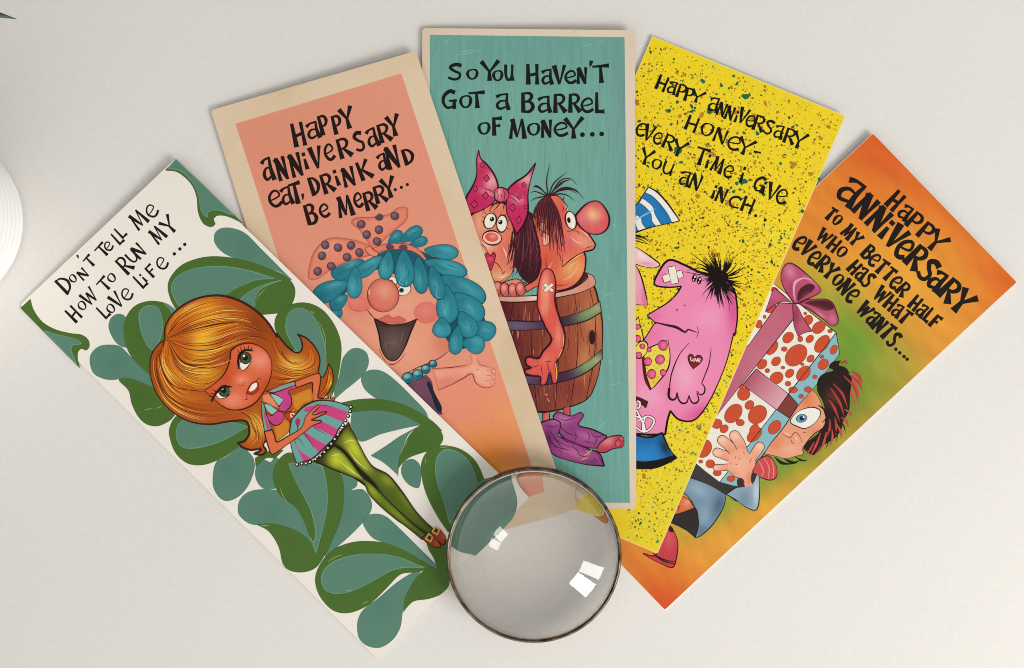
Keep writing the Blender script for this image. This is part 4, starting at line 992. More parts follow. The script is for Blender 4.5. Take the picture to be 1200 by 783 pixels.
    # eyes
    for x, y in ((364, 455), (387, 466)):
        e = c.part('eye', ma); c.ell(e, D2, x, y, 11, 18, 12, DK); c.ell(e, D2, x + 3, y - 6, 3, 6, 20, '#f0ece4'); c.ell(e, D2, x - 3, y + 8, 2.4, 4, 20, '#f0ece4')
    bd = c.part('bandage', ma)
    for (x, y, l, w_, a) in ((266, 447, 47, 17, -17), (268, 441, 40, 17, 78)):
        ar = math.radians(a)
        q = [D2((x + u * math.cos(ar) - v * math.sin(ar), y + u * math.sin(ar) + v * math.cos(ar))) for u, v in ((-l, -w_), (l, -w_), (l, w_), (-l, w_))]
        L = straight(q, 2.5); c.lay(bd, [L], '#e9e2d2'); c.ring(bd, L, '#3c2420', .7)
    hr = c.part('hair', ma)
    ss = []
    for k in range(110):
        a = RNG.uniform(0, 2 * math.pi); r = RNG.uniform(70, 122)
        if math.pi * .55 < a < math.pi * 1.02: r *= .75
        r0 = RNG.uniform(0, 30)
        ss.append(f'{480 + r0 * math.cos(a):.0f},{455 + r0 * .8 * math.sin(a):.0f} {480 + r * .6 * math.cos(a + .1):.0f},{458 + r * .6 * math.sin(a + .1):.0f} {480 + r * math.cos(a):.0f},{460 + r * 1.15 * math.sin(a):.0f}')
    ss += ['470,440 400,380 345,340', '470,440 400,395 346,390', '475,430 440,370 425,335', '480,430 462,370 452,340', '470,450 400,410 330,420', '470,470 430,530 412,570', '500,480 520,560 525,605', '510,480 560,540 590,555', '510,450 560,420 592,408', '460,470 410,520 400,540']
    c.strokes(hr, D2, ss, DK, (1.8, 1.3, .25)); c.ell(hr, D2, 478, 452, 42, 34, 0, DK)
    bt = c.part('bow_tie', ma)
    for q in ('40,80! 70,45! 82,100 92,150 75,200 50,245!', '92,215! 130,182 205,153! 214,230 200,290 150,355 122,380! 100,310'):
        c.poly(bt, DM, q, '#e8cf52', out=(DK, 1.3), b=[(140, 330, 40, 30, 0, '#e9a040', .6)])
    c.poly(bt, DM, '88,205! 96,215! 108,310 128,372 122,382! 96,330 86,250', '#4c141c')
    c.ell(bt, DM, 82, 195, 28, 42, 25, '#ead060', out=(DK, 1.2))
    for x, y, r in ((168, 240, 21), (112, 250, 18), (130, 306, 20), (182, 175, 22), (182, 300, 14), (66, 145, 15), (66, 90, 12), (70, 220, 14), (88, 180, 12), (118, 196, 10)):
        c.ell(bt, DM, x, y, r, r * 1.05, 0, '#d54a80', out=(DK, .7), b=[(x + 3, y, r * .5, r * .5, 0, '#e884a4', .8)], step=1.6)
    c.lay(bt, [circle(DM((x, y)), .55, 6) for x, y in ((145, 200), (140, 215), (150, 280), (160, 320), (195, 200), (200, 250), (110, 280), (140, 270), (165, 270), (120, 225), (140, 345), (190, 270), (100, 165), (75, 175))], DK)
    am = c.part('arm', ma)
    c.strokes(am, DM, [('302,164 262,210 236,262 218,320 208,400', (.5, 1.4, 1.2)), ('210,370 208,408 222,424 240,418 246,392', (3.0, 2.8, 1.2)), ('246,390 254,424 270,440 290,436 300,408', (1.2, 2.2, 1.2)), ('300,404 312,434 330,440 345,424 336,392', (1.2, 2.0, 1.0)), ('336,384 352,402 370,392 372,368 358,348', (1.1, 1.8, 1.0)),
                       ('402,188 392,260 372,315 358,350', (.5, 1.3, 1.0))], '#2a0c12')
    he = c.part('heart_tattoo', ma)
    c.poly(he, DM, '328,232! 312,214 296,226 302,256 320,284! 348,262 362,238 352,222 336,222', '#7c1f26', out=('#2a0c12', .7))
    c.strokes(he, DM, ['308,228 310,246 318,244', '320,236 318,246 326,248 328,238 320,236', '330,234 336,250 340,234', '344,246 352,240 348,234 342,240 346,252 354,250'], '#f0e6dc', (.9, .9, .7))
    # shoe
    sh = c.part('shoe', ma)
    c.poly(sh, DM, '40,660! 45,585! 120,596 178,576! 192,610 215,655 246,690! 200,715 140,735 60,738! 40,738!', '#1f74b4', out=(DK, 1.8), step=2.2, b=[(190, 640, 28, 60, -20, '#10202e', .95), (110, 610, 60, 20, 0, '#1c5c98', .7), (100, 680, 60, 30, 0, '#2c86c4', .7)])
    c.poly(sh, DM, '40,700! 100,706 170,695 232,676! 246,692! 190,722 120,738 40,736!', '#140e10')
    ss = []
    for _ in range(60):
        x, y = RNG.uniform(60, 190), RNG.uniform(600, 690); ss.append(f'{x:.0f},{y:.0f} {x + RNG.uniform(2, 8):.0f},{y + RNG.uniform(-6, 6):.0f}')
    c.strokes(sh, DM, ss[::2], '#4c9fd4', (.2, .7, .2)); c.strokes(sh, DM, ss[1::2], '#12466c', (.2, .7, .2))
    la = c.part('shoe_lace', ma)
    c.poly(la, DM, '50,405! 80,415 115,432! 104,462 90,452 50,425!', '#4c141c')
    paths = ['64,430 76,436 74,460 64,462', '58,500 80,510 95,555 88,570 58,550', '60,470 75,500 95,540 100,570', '70,520 110,500 138,512 140,530 120,560 92,570 90,540 100,505']
    c.strokes(la, DM, [(q, (3.2, 3.4, 3.2)) for q in paths], DK); c.strokes(la, DM, [(q, (1.7, 1.9, 1.7)) for q in paths], '#eee6e2')
    let = c.part('lettering'); lo = []; k0, c.k = c.k, 12
    c.letters(let, T4, '''H 105,140 157,163 78/a 160,158 204,176 64/P 205,180 252,196 70/P 243,199 287,213 70/Y 270,198 342,223 64/
a 356,245 407,263 74/N 402,268 442,283 70/N 442,288 482,301 70/i 485,302 503,309 57/V 499,301 546,320 80/e 538,318 579,334 60/R 570,338 627,359 80/S 621,354 669,372 74/a 672,375 717,392 68/R 718,400 775,420 78/Y 755,420 827,446 86/
H 245,335 307,361 78/O 315,358 384,385 70/N 382,393 446,418 76/e 446,425 510,449 70/Y 490,446 574,479 86/- 572,480 615,492 82/
e 8,360 57,379 68/V 45,385 97,403 82/e 94,402 137,416 60/R 135,420 192,446 74/Y 178,455 252,483 84/T 285,498 352,525 92/i 345,521 367,529 68/M 372,535 427,559 80/e 431,562 477,579 64/i 505,590 536,601 80/G 574,630 627,651 80/i 615,649 637,657 64/V 635,668 692,689 86/e 682,690 737,706 76/
Y 25,498 90,521 84/o 84,521 136,541 54/u 136,545 190,566 64/a 217,600 267,619 74/N 267,620 320,641 80/i 370,668 397,679 70/N 394,682 442,701 78/C 454,705 512,729 64/H 514,728 574,753 80''', .9, lo, False)
    c.dots(D1, [(448, 648), (480, 663)], 5.5, lo)
    c.lay(let, lo, '#17130c')
    c.k = max(c.k, k0)
    c.finish(); return c

# ================================================================== card 5: orange card, man with a parcel
def card_orange():
    c = Card('orange card with a man carrying a red spotted parcel tied with pink ribbon',
             [(1021, 157), (1189, 331), (779, 715), (611, 541)], 0.0024, (0.0, 0.0002, 0.0, 0.0), 2.2, paper_white, ink_smooth, GROUP)
    c.settle(); c.start()
    p = c.part('printed_panel')
    c.lay(p, [c.outline(0.4)], '#da8c32', step=5, fn=mottle,
          b=[(1030, 180, 75, 60, 45, '#d4481f', .97), (1185, 330, 60, 60, 0, '#d4561f', .95), (1080, 250, 60, 160, 45 + 90, '#d8782c', .6), (1100, 215, 40, 120, -45, '#d65a26', .8), (975, 270, 60, 60, 0, '#da742c', .6), (1060, 330, 90, 60, 45, '#e0a038', .85), (960, 345, 50, 40, 30, '#d8b23a', .75),
             (1000, 395, 34, 90, -40, '#689632', .85), (990, 440, 60, 60, 0, '#56902f', .95), (1040, 430, 40, 26, -30, '#a49a3a', .7), (930, 500, 50, 60, 0, '#6a9a34', .9), (880, 560, 60, 40, -40, '#8a9c38', .85), (800, 610, 50, 34, -40, '#a2ae3a', .75), (930, 535, 60, 24, -42, '#5f9230', .85), (985, 470, 40, 30, -42, '#5c8430', .7),
             (895, 600, 60, 16, -42, '#dc9f34', .85), (850, 590, 40, 16, -42, '#7f9a34', .8), (770, 660, 90, 36, 20, '#d98434', .7), (775, 712, 70, 50, 0, '#d24c22', .95), (700, 640, 50, 60, 0, '#da7a30', .8), (840, 640, 50, 20, -42, '#e0a03c', .6)])
    ss = [[], [], []]
    for _ in range(240):
        u, v = RNG.uniform(.05, .95), RNG.uniform(.02, .98)
        q = c.TL + (c.TR - c.TL) * u + (c.BL - c.TL) * v
        l = RNG.uniform(10, 40); a = RNG.uniform(-.1, .5) + (0.3 if v < .5 else 0)
        q2 = q + l * np.array([math.cos(a), math.sin(a) * .4])
        t = c.uv(q2)
        if not (.02 < t[0] < .98 and .02 < t[1] < .98): continue
        ss[RNG.randrange(3) if .1 < v < .95 else 2].append(f'{q[0]:.0f},{q[1]:.0f} {q2[0]:.0f},{q2[1]:.0f}')
    DK = '#1f120f'
    # parcel
    bx = c.part('printed_parcel')
    c.poly(bx, PX, '900,328! 979,390! 843,565! 770,510! 740,470!', '#e4dfd0', out=(DK, .9))
    c.poly(bx, PX, '979,390! 983,415! 865,571! 843,565!', '#83b4be', out=(DK, .9))
    ov4 = [(377, 660, 85, 62, -45), (535, 590, 68, 40, -52), (328, 552, 42, 32, -45), (228, 612, 55, 36, -55), (255, 697, 35, 27, -45), (170, 715, 38, 28, -45), (460, 560, 30, 22, -45), (465, 680, 28, 22, -45), (515, 490, 50, 36, -40), (450, 445, 35, 30, -60), (430, 750, 50, 30, -50), (270, 770, 40, 20, 0),
           (345, 765, 25, 18, -30), (305, 622, 20, 16, 0), (297, 735, 13, 10, 0), (415, 715, 12, 9, 0), (200, 750, 17, 14, 0), (402, 560, 17, 20, 0), (583, 512, 16, 12, 0), (606, 625, 22, 34, 25), (543, 715, 40, 32, -50), (533, 668, 14, 12, 0), (225, 375, 38, 26, -30), (185, 425, 10, 12, 0), (150, 470, 22, 28, 20), (432, 405, 10, 10, 0), (245, 262, 26, 18, 20)]
    ov6 = [(220, 315, 52, 36, -50), (325, 320, 50, 40, -45), (290, 278, 24, 20, -45), (265, 230, 32, 30, -60), (148, 360, 26, 24, 0), (180, 382, 22, 18, -45), (250, 355, 20, 16, 0), (310, 380, 26, 16, -45), (408, 160, 34, 28, -30), (350, 100, 22, 18, 0), (368, 128, 12, 10, 0), (465, 140, 24, 18, -45),
           (525, 140, 42, 28, -50), (610, 100, 36, 24, -50), (400, 375, 38, 26, -50), (90, 468, 46, 38, -60), (120, 535, 22, 20, 0), (78, 525, 10, 8, 0), (150, 575, 20, 14, 0), (210, 600, 20, 14, 0), (312, 408, 44, 26, -45), (515, 240, 12, 10, 0), (575, 155, 11, 10, 0), (545, 210, 18, 14, 0), (458, 185, 14, 12, 0), (480, 212, 22, 15, 0), (250, 195, 16, 12, 0)]
    dk, rd = [], []
    for T, ov in ((E4, ov4), (E6, ov6)):
        for x, y, a, b, r in ov:
            if (T is E4 and y > 742) or (T is E6 and y < 122): continue
            dk.append(circle(T((x, y)), a / T.k * .9 + .3, 22, b / T.k * .9 + .3, r)); rd.append(circle(T((x, y)), a / T.k * .9 - .15, 22, b / T.k * .9 - .15, r))
    c.lay(bx, dk, '#6a2c24'); c.lay(bx, rd, '#c54c2e', step=4)
    c.strokes(bx, PX, ['979,390 948,430 843,565', '979,390 983,415'], DK, (.8, .8, .8))
    rb = c.part('ribbon', bx)
    PK = '#b85a72'
    c.poly(rb, PX, '912,355! 929,356! 929,374! 883,432! 838,489! 790,540! 740,540! 760,500! 800,470! 878,403!', PK, out=(DK, .8), b=[(905, 375, 24, 24, 0, '#c06478', .8), (880, 430, 40, 26, -50, '#c9808c', .7), (850, 440, 30, 50, 40, '#a84c66', .5)])
    c.poly(rb, E6, '320,120! 460,230! 410,300! 260,190!', '#c07a8a', out=(DK, .8), g=(275, 150, '#a84460', 440, 270, '#d8a2ac'))
    c.poly(rb, E6, '460,230! 502,275! 467,336! 410,300!', '#7c3a34', out=(DK, .8))
    bw = c.part('ribbon_bow', bx)
    c.poly(bw, E4, '240,245! 290,285 350,338! 290,332 235,360 190,395!', '#b04a68', out=('#5c1c30', .9), b=[(250, 300, 40, 30, 0, '#c4607c', .7)])
    c.poly(bw, E4, '352,340! 385,362 425,440 474,512! 430,522 388,545! 365,480 358,400', '#a84860', out=('#5c1c30', .9), b=[(420, 480, 40, 40, 45, '#bd6076', .7), (375, 420, 14, 60, 0, '#843248', .7)])
    c.poly(bw, E4, '362,342! 320,280 290,220 284,165 308,110 345,98 400,130 480,200 524,248 522,276 480,302 420,326 382,346!', '#b44c6e', step=2, out=('#4c1426', 1.1), e=('#8a2c4c', 3, .6), b=[(340, 150, 30, 50, -20, '#d0849a', .8), (480, 205, 50, 16, 40, '#d890a2', .8), (350, 250, 20, 50, 0, '#96365a', .6)])
    c.poly(bw, E4, '384,330! 385,290 405,250 450,224 488,236 474,268 430,300 398,322', '#4a1c24', out=('#7c2c44', .8), b=[(440, 290, 30, 12, -30, '#843a4c', .9)])
    c.strokes(bw, E4, [('372,330 362,270 372,215 420,190 470,200', (.6, 3.2, .8))], '#dca0ae')
    c.poly(bw, E4, '392,346! 450,320 520,316 570,322 602,346 618,385 634,438 626,470 590,480 540,440 470,388', '#b04c6a', step=2, out=('#4c1426', 1.1), e=('#8a2c4c', 3, .6), b=[(600, 440, 24, 30, -20, '#cc7890', .7), (520, 410, 40, 10, 30, '#d894a4', .8)])
    c.poly(bw, E4, '425,340! 480,326 560,326 604,350 604,374 560,386 500,366', '#4a1c24', out=('#7c2c44', .8), b=[(520, 370, 60, 10, 15, '#7c3444', .8)])
    # the man
    mn = c.part('printed_man')
    c.strokes(mn, E6, [('715,140 750,190 772,250', (4, 5, 1)), ('690,160 730,220 752,278', (4, 5, 1)), ('735,130 765,160 778,190', (3, 4, 1)), ('690,100 708,86 716,98', (1.5, 3, 1))], '#c24a44')
    c.poly(mn, E6, '585,215 590,165 615,140 655,128 635,112 655,88 690,84! 680,104 712,118 735,165 728,230 724,300 698,350 690,385 660,425 610,455 575,495 545,485 525,455 590,400 620,340 612,270', '#231713', b=[(650, 250, 30, 40, 0, '#5a3226', .8)])
    locks = ['600,400 582,450 552,508', '625,395 615,440 598,480', '650,385 652,420 642,458', '670,360 687,395 690,428', '690,330 712,350 722,376', '704,296 724,310 738,334', '572,440 556,472 536,496', '615,430 596,470 574,496',
             '655,185 695,230 718,292', '645,205 684,270 704,330', '632,240 664,300 684,352', '700,150 745,200 766,276', '720,140 765,180 782,216', '735,130 765,150 784,182', '688,100 705,88 720,100', '640,340 640,380 625,420', '662,330 668,370 664,410']
    c.strokes(mn, E6, locks, '#a83a34', (1.0, 3.2, .3))
    c.strokes(mn, E6, [q for q in locks[:8]], '#cf5c4e', (.2, .9, .2))
    c.strokes(mn, E6, ['590,410 570,455 548,490', '612,410 604,450 584,486', '638,400 636,430 622,470', '662,385 672,415 668,440', '684,345 702,372 708,400'], '#231713', (1.2, 1.6, .3))
    c.strokes(mn, E6, ['610,190 660,200 700,260', '615,230 650,260 690,300', '620,280 650,310 680,350', '600,180 640,170 700,200', '630,140 680,160 715,220'], '#2a1a16', (1, 2.2, .5))
    fa = c.part('face', mn)
    c.poly(fa, E6, '355,490! 380,450 440,375 500,285 562,212! 585,235 608,285 622,330 612,375 570,405 540,440 522,470 524,492 490,502 450,512 400,500', '#e0997a', step=2.2, out=(DK, .8), b=[(540, 250, 40, 50, 0, '#d9743c', .85), (410, 450, 40, 40, 0, '#d87a48', .7), (570, 390, 30, 24, 0, '#dc8060', .7), (470, 470, 50, 24, 0, '#e8ac90', .7)])
    c.strokes(fa, E6, [('430,402 450,415 468,420 485,400 500,402 514,424 520,450', (.4, 1.0, .4)), ('470,425 475,440 486,448', (.4, 1.0, .4)), ('520,400 540,396', (.4, .8, .3)), ('520,455 530,470 545,478', (.4, .9, .4))], '#7c3020')
    c.strokes(fa, E6, ['440,398 470,412', '490,412 500,440'], '#f2c4ac', (.3, 1.4, .3))
    c.strokes(fa, E6, [('400,505 430,530 470,536', (1, 4, 1)), ('440,512 480,530 510,520', (1, 4, .5)), ('490,505 520,520 545,518', (.8, 2.5, .4)), ('410,520 450,535', (1, 2, .4))], '#231713')
    ey = c.part('eye', mn)
    c.poly(ey, E6, '468,350 500,308 555,288 594,298 598,322 575,356 535,380 500,372', '#e4e4d8', out=(DK, 1.0), b=[(480, 350, 20, 20, 0, '#c8cda4', .6)])
    c.ell(ey, E6, 517, 336, 23, 18, -20, '#5f93b0', out=('#2c5068', .7)); c.ell(ey, E6, 519, 336, 11, 10, 0, '#182430'); c.ell(ey, E6, 526, 331, 4, 4, 0, '#f4f0e6')
    c.strokes(ey, E6, [('590,278 616,300 624,335 606,354', (1, 3.0, .6))], '#231713')
    ti = c.part('neck_tie', mn)
    c.poly(ti, E6, '305,572! 325,522 372,500 406,540 408,590 378,606 330,590', '#c64a4c', out=(DK, .9)); c.strokes(ti, E6, ['330,520 350,560 345,592', '352,508 376,550 372,600', '385,515 395,550 394,600'], '#d98e80', (.8, 1.3, .8))
    sl = c.part('jacket', mn)
    c.poly(sl, E6, '20,600! 58,533! 160,613 242,634! 280,650! 240,700 190,672 150,690 60,640', '#3b3836', b=[(190, 640, 60, 20, 20, '#2a2624', .6)])
    c.poly(sl, E7, '290,180! 335,72! 430,108 512,155! 498,215 450,292 400,340 370,354! 386,285 368,210 320,150', '#718ba0', step=2.4, out=(DK, 1.0), b=[(385, 130, 50, 30, 30, '#93abb8', .8), (480, 200, 30, 60, 20, '#3c5264', .7), (410, 260, 26, 60, 10, '#8ea8b8', .6), (400, 320, 30, 30, 0, '#4c6478', .7)])
    c.poly(sl, E7, '230,270! 268,250 364,214 384,282 370,352! 320,312', '#2b2826', out=(DK, .8)); c.poly(sl, E7, '262,250! 308,158! 345,182 366,216! 310,236', '#cf6a3c', out=(DK, .8), b=[(335, 190, 14, 20, 40, '#e8a080', .8)])
    c.strokes(sl, E7, ['295,180 290,205 296,232', '288,200 300,215'], '#8a2c1c', (.5, 1.2, .5))
    c.poly(sl, E6, '190,668! 238,636 300,622 324,578! 334,600 332,700 316,737 272,722 230,690', '#87a0b2', step=2, out=(DK, 1.0), b=[(320, 660, 14, 60, 0, '#c4d0d6', .8), (270, 690, 30, 40, 0, '#667f94', .7)])
    c.poly(sl, E6, '240,640! 290,628 318,594 324,580! 300,575 240,600', '#3a2c28')
    hd = c.part('hand', mn)
    SK = '#e5a184'
    def fing(pts, w):
        q = smooth_open([E6(a) for a in pts], 1.5); n = len(q)
        Ls = ribbon_quads(q, lambda t: w / E6.k) + [circle(q[-1], w / 2 / E6.k, 16), circle(q[0], w / 2 / E6.k, 16)]
        c.lay(hd, [[(x, y) for x, y in L] for L in ribbon_quads(q, lambda t: (w + 6) / E6.k) + [circle(q[-1], (w / 2 + 3) / E6.k, 16)]], '#6a3024')
        c.lay(hd, Ls, SK, step=1.6, T=E6, b=[(pts[-1][0], pts[-1][1], w * .5, w * .4, 0, '#f2c8b0', .9), (pts[1][0], pts[1][1] + w * .4, w, w * .3, 0, '#cf7c5e', .5)])
    fing([(240, 545), (190, 550), (146, 552)], 25); fing([(235, 520), (190, 500), (150, 485)], 36); fing([(240, 500), (205, 460), (172, 432)], 40); fing([(262, 490), (250, 450), (226, 412)], 42)
    fing([(270, 540), (308, 500), (335, 460)], 38)
    c.poly(hd, E6, '200,500! 235,472 262,470 285,490 308,505 315,540 302,570 296,600 302,628 270,632 262,600 225,590 196,560', SK, step=2, b=[(250, 540, 40, 40, 0, '#ecb094', .7), (290, 600, 14, 30, 0, '#cc7858', .7), (210, 580, 24, 14, 0, '#cf7c5e', .6)])
    c.strokes(hd, E6, ['196,560 225,590 262,602 270,632', '315,540 302,572 297,602 303,628', '265,480 268,495', '232,500 226,515', '204,535 215,536', '300,510 290,530', '240,515 252,508', '228,540 240,534'], '#7c3a2a', (.3, .9, .3))
    so = c.part('shoe', mn)
    c.poly(so, E7, '225,320! 252,292! 275,328 290,370 288,420 278,472! 262,490 215,472 165,448 130,424! 190,430', '#bf3a44', step=2.2, out=(DK, 1.1), b=[(250, 360, 24, 40, 0, '#d25c60', .7)])
    c.poly(so, E7, '246,296! 266,306 272,328! 250,322', '#2a1614'); c.strokes(so, E7, ['175,424 225,452 278,464', '180,432 230,462 276,472'], DK, (.8, 1.6, .9))
    let = c.part('lettering'); lo = []; k0, c.k = c.k, 12
    w = lambda *a: c.word(let, T5, *a)
    c.letters(let, T5, 'H 370,162 406,196 82/a 414,200 450,233 62/P 444,236 484,273 74/P 486,276 530,314 74/Y 515,308 573,363 86', 1.06, lo)
    k = []
    for ch, x, y, ww, hh in (('a', 208, 152, 92, 108), ('N', 268, 208, 66, 104), ('N', 318, 256, 66, 104), ('i', 354, 290, 32, 84), ('V', 386, 325, 64, 102), ('e', 420, 360, 56, 84), ('R', 463, 402, 70, 100), ('S', 508, 446, 64, 96), ('a', 546, 483, 58, 84), ('R', 590, 525, 70, 96), ('Y', 636, 570, 76, 104)):
        k.append(f'{ch} {x - ww * .36:.0f},{y - ww * .35:.0f} {x + ww * .36:.0f},{y + ww * .35:.0f} {hh}')
    c.letters(let, T5, '/'.join(k), 1.08, lo)
    w('To', 140, 212, 186, 254, 58, 1.14, lo); w('MY', 204, 278, 258, 329, 58, 1.1, lo); w('BeTTeR', 280, 353, 436, 521, 60, 1.14, lo); w('HaLF', 460, 552, 560, 642, 60, 1.12, lo)
    w('WHo', 112, 290, 206, 376, 58, 1.12, lo); w('HaS', 230, 413, 302, 484, 62, 1.12, lo); w('WHaT', 328, 517, 448, 624, 62, 1.08, lo)
    w('eVeRYoNe', 20, 318, 246, 541, 66, 1.12, lo); w('WaNTS', 266, 570, 398, 711, 66, 1.12, lo)
    c.dots(T5, [(419, 715), (434, 729), (450, 743), (462, 753)], 7, lo)
    c.lay(let, lo, '#1a1410')
    c.k = max(c.k, k0)
    c.finish(); return c

# ================================================================== the table
def tabletop():
    m, nt, b = mat('painted tabletop')
    tc = node(nt, 'ShaderNodeTexCoord')
    n1 = node(nt, 'ShaderNodeTexNoise'); n1.inputs['Scale'].default_value = 700; n1.inputs['Detail'].default_value = 3
    n2 = node(nt, 'ShaderNodeTexNoise'); n2.inputs['Scale'].default_value = 5; n2.inputs['Detail'].default_value = 4
    for n in (n1, n2): nt.links.new(tc.outputs['Object'], n.inputs['Vector'])
    cr_ = node(nt, 'ShaderNodeMapRange'); cr_.inputs[1].default_value = .3; cr_.inputs[2].default_value = .7; cr_.inputs[3].default_value = .975; cr_.inputs[4].default_value = 1.02
    nt.links.new(n2.outputs[0], cr_.inputs[0])
    mx = node(nt, 'ShaderNodeMix', data_type='RGBA', blend_type='MULTIPLY'); mx.inputs[0].default_value = 1
    mx.inputs[6].default_value = (0.765, 0.737, 0.688, 1); nt.links.new(cr_.outputs[0], mx.inputs[7]); nt.links.new(mx.outputs[2], b.inputs['Base Color'])
    n3 = node(nt, 'ShaderNodeTexNoise'); n3.inputs['Scale'].default_value = 420; n3.inputs['Detail'].default_value = 5; n3.inputs['Roughness'].default_value = .7
    nt.links.new(tc.outputs['Object'], n3.inputs['Vector'])
    m3 = node(nt, 'ShaderNodeMapRange'); m3.inputs[1].default_value = .3; m3.inputs[2].default_value = .7; m3.inputs[3].default_value = .965; m3.inputs[4].default_value = 1.03
    nt.links.new(n3.outputs[0], m3.inputs[0])
    mm = node(nt, 'ShaderNodeMath', operation='MULTIPLY'); nt.links.new(cr_.outputs[0], mm.inputs[0]); nt.links.new(m3.outputs[0], mm.inputs[1]); nt.links.new(mm.outputs[0], mx.inputs[7])
    bp = node(nt, 'ShaderNodeBump'); bp.inputs['Strength'].default_value = 0.12; bp.inputs['Distance'].default_value = 0.0003
    nt.links.new(n1.outputs[0], bp.inputs['Height']); nt.links.new(bp.outputs[0], b.inputs['Normal'])
    b.inputs['Roughness'].default_value = .5; b.inputs['Specular IOR Level'].default_value = .3
    me = bpy.data.meshes.new('tabletop')
    n = 16; a = 0.9
    V = [(-a + 2 * a * i / n, -a + 2 * a * j / n, 0) for j in range(n + 1) for i in range(n + 1)]
    F = [(j * (n + 1) + i, j * (n + 1) + i + 1, (j + 1) * (n + 1) + i + 1, (j + 1) * (n + 1) + i) for j in range(n) for i in range(n)]
    me.from_pydata(V, [], F); me.materials.append(m)
    o = bpy.data.objects.new('tabletop', me); COL.objects.link(o); o['kind'] = 'structure'
tabletop()

def lathe(name, prof, m, parent=None, loc=(0, 0, 0), n=128, smooth=True, closed=False):
    V, F = [], []
    for r, z in prof:
        for i in range(n):
            t = 2 * math.pi * i / n
            V.append((r * math.cos(t), r * math.sin(t), z))
    k = len(prof)
    for j in range(k if closed else k - 1):
        a, b = j * n, ((j + 1) % k) * n
        for i in range(n):
            F.append((a + i, a + (i + 1) % n, b + (i + 1) % n, b + i))
    me = bpy.data.meshes.new(name)
    me.from_pydata(V, [], F)
    me.validate()
    me.materials.append(m)
    if smooth: me.polygons.foreach_set('use_smooth', [True] * len(me.polygons))
    me.update()
    o = bpy.data.objects.new(name, me); COL.objects.link(o); o.location = loc
    if parent is not None: o.parent = parent; 
    return o

card_orange(); card_speckled(); card_barrel(); card_coral(); card_leaves()

# ================================================================== magnifying lens
LENS_Z = 0.0024
RIM_H = 0.020
def magnifier():
    x, y = wx((624.9, 644.6))
    root = bpy.data.objects.new('magnifying_lens', None); COL.objects.link(root)
    root.location = (x, y, LENS_Z); root.empty_display_size = .02
    root['label'] = 'round clear magnifying lens in a thin tarnished brass rim lying over the card ends'
    root['category'] = 'magnifier'
    # glass
    g, nt, b = mat('clear lens glass')
    b.inputs['Base Color'].default_value = (1.0, 0.988, 0.972, 1)
    b.inputs['Transmission Weight'].default_value = 1; b.inputs['Roughness'].default_value = 0; b.inputs['IOR'].default_value = 1.52
    R = 0.0388
    Rt, Rb = 0.068, 0.088
    def sag(Rc, r): return Rc - math.sqrt(Rc * Rc - r * r)
    zc = sag(Rb, R) + 0.0013
    prof = []
    K = 44
    for i in range(K + 1):
        r = R * i / K; prof.append((max(r, 1e-5), zc + 0.0008 + sag(Rt, R) - sag(Rt, r)))
    prof.append((R, zc - 0.0008))
    for i in range(K - 1, -1, -1):
        r = R * i / K; prof.append((max(r, 1e-5), zc - 0.0008 - sag(Rb, R) + sag(Rb, r)))
    o = lathe('lens', [(r, z) for r, z in reversed(prof)], g, root, n=160)
    me = o.data
    n1 = node(nt, 'ShaderNodeTexNoise'); n1.inputs['Scale'].default_value = 90; n1.inputs['Detail'].default_value = 3
    tc = node(nt, 'ShaderNodeTexCoord'); nt.links.new(tc.outputs['Object'], n1.inputs['Vector'])
    bp = node(nt, 'ShaderNodeBump'); bp.inputs['Strength'].default_value = .02; bp.inputs['Distance'].default_value = .001
    nt.links.new(n1.outputs[0], bp.inputs['Height']); nt.links.new(bp.outputs[0], b.inputs['Normal'])
    # rim
    br, nt, b = mat('tarnished brass')
    tc = node(nt, 'ShaderNodeTexCoord'); n1 = node(nt, 'ShaderNodeTexNoise'); n1.inputs['Scale'].default_value = 160; n1.inputs['Detail'].default_value = 5
    nt.links.new(tc.outputs['Object'], n1.inputs['Vector'])
    cr_ = node(nt, 'ShaderNodeValToRGB'); cr_.color_ramp.elements[0].position = .35; cr_.color_ramp.elements[0].color = (.05, .036, .024, 1); cr_.color_ramp.elements[1].position = .7; cr_.color_ramp.elements[1].color = (.30, .23, .15, 1)
    nt.links.new(n1.outputs[0], cr_.inputs[0]); nt.links.new(cr_.outputs[0], b.inputs['Base Color'])
    b.inputs['Metallic'].default_value = .9; b.inputs['Roughness'].default_value = .38
    ro, ri = 0.0402, 0.0389
    z0, z1 = zc - 0.0035, zc + 0.0028
    p2 = [(ri, z0), (ro, z0), (ro, z1 - .0009), (ro - .0004, z1 - .0002), (ro - .0008, z1), (ri + .0005, z1), (ri - .0002, z1 - .0004), (ri - .0002, z1 - .0010), (ri, z1 - .0014)]
    lathe('rim', p2, br, root, n=160, closed=True)
    return root
magnifier()

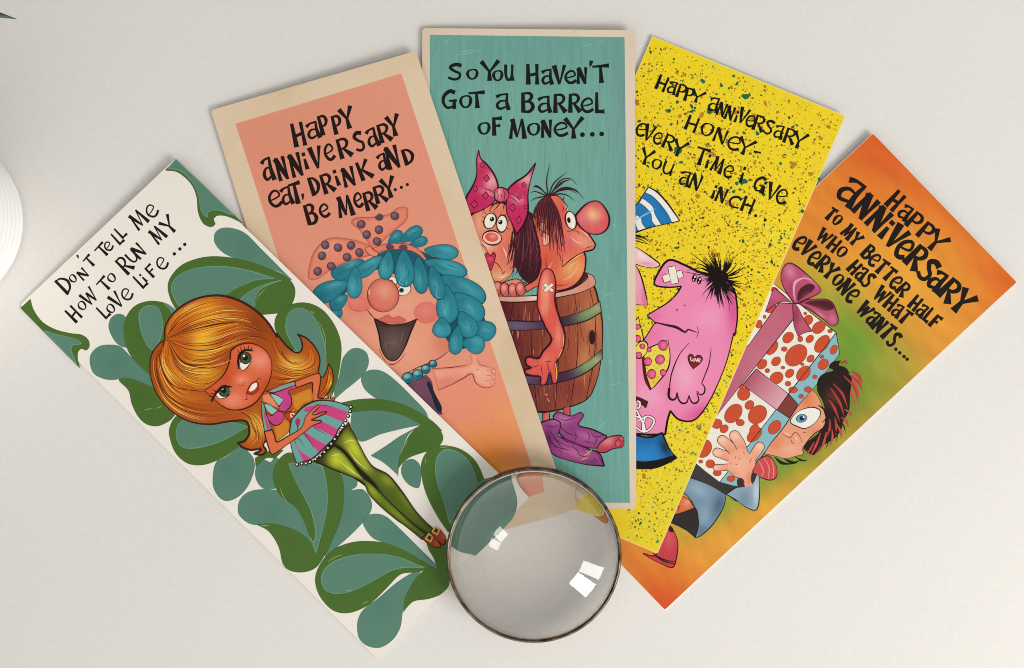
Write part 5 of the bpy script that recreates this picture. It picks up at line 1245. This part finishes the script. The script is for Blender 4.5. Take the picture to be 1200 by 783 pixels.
# ================================================================== white pot with a plant at the left edge
def potted_plant():
    x, y = wx((-73, 260))
    root = bpy.data.objects.new('potted_plant', None); COL.objects.link(root); root.location = (x, y, 0); root.empty_display_size = .02
    root['label'] = 'ribbed white plant pot at the left edge with a dark green leaf tip showing'
    root['category'] = 'plant'
    m, nt, b = mat('white glazed pot'); b.inputs['Base Color'].default_value = (.93, .93, .925, 1); b.inputs['Roughness'].default_value = .35
    prof = [(0.0005, 0.001), (.0385, 0.001), (.0408, .002)]
    z = .002
    while z < .062:
        r = .0410 + .004 * (z / .062)
        prof += [(r - .00015, z + .0008), (r + .00025, z + .0022), (r + .00025, z + .0036), (r - .00015, z + .0048)]; z += .0056
    prof += [(.0462, .068), (.0460, .070), (.0440, .0705), (.0425, .068), (.041, .056), (.0005, .055)]
    lathe('pot', prof, m, root, n=96)
    s, nt, b = mat('potting soil'); b.inputs['Base Color'].default_value = (.03, .02, .015, 1); b.inputs['Roughness'].default_value = .95
    lathe('soil', [(.0405, .0575), (.030, .0590), (.015, .0585), (.0005, .0600)], s, root, n=48)
    lm, nt, b = mat('leaf green'); b.inputs['Base Color'].default_value = (.035, .07, .03, 1); b.inputs['Roughness'].default_value = .45
    def blade(a0, a1, length, rise, droop, w):
        V, F = [], []
        n = 26
        x, y = .003, -.0034
        for i in range(n + 1):
            t = i / n
            h = a0 + (a1 - a0) * t
            zz = .057 + rise * math.sin(math.pi * t * .75) - droop * t * t
            ww = w * min(t / .18 + .12, 1) * max(1 - t, 0) ** .6 + .00005
            for k, off in ((-1, .3), (0, 0), (1, .3)):
                V.append((x - k * ww * math.sin(h), y + k * ww * math.cos(h), zz + off * ww))
            x += length / n * math.cos(h); y += length / n * math.sin(h)
        for i in range(n):
            for k in range(2):
                a = i * 3 + k; F.append((a, a + 1, a + 4, a + 3))
        me = bpy.data.meshes.new('leaf'); me.from_pydata(V, [], F); me.materials.append(lm)
        me.polygons.foreach_set('use_smooth', [True] * len(me.polygons))
        o = bpy.data.objects.new('leaf', me); COL.objects.link(o); o.parent = root
        sm = o.modifiers.new('thickness', 'SOLIDIFY'); sm.thickness = .0006
    for a0, a1, l, ri, dr, w in LEAVES: blade(math.radians(a0), math.radians(a1), l, ri, dr, w)
LEAVES = [(107, -9, .1215, .06, .0194, .0072), (115, 140, .09, .06, .03, .008), (160, 190, .08, .05, .03, .008), (200, 180, .09, .06, .02, .008), (245, 215, .075, .07, .03, .007), (135, 120, .05, .08, .01, .007)]
potted_plant()
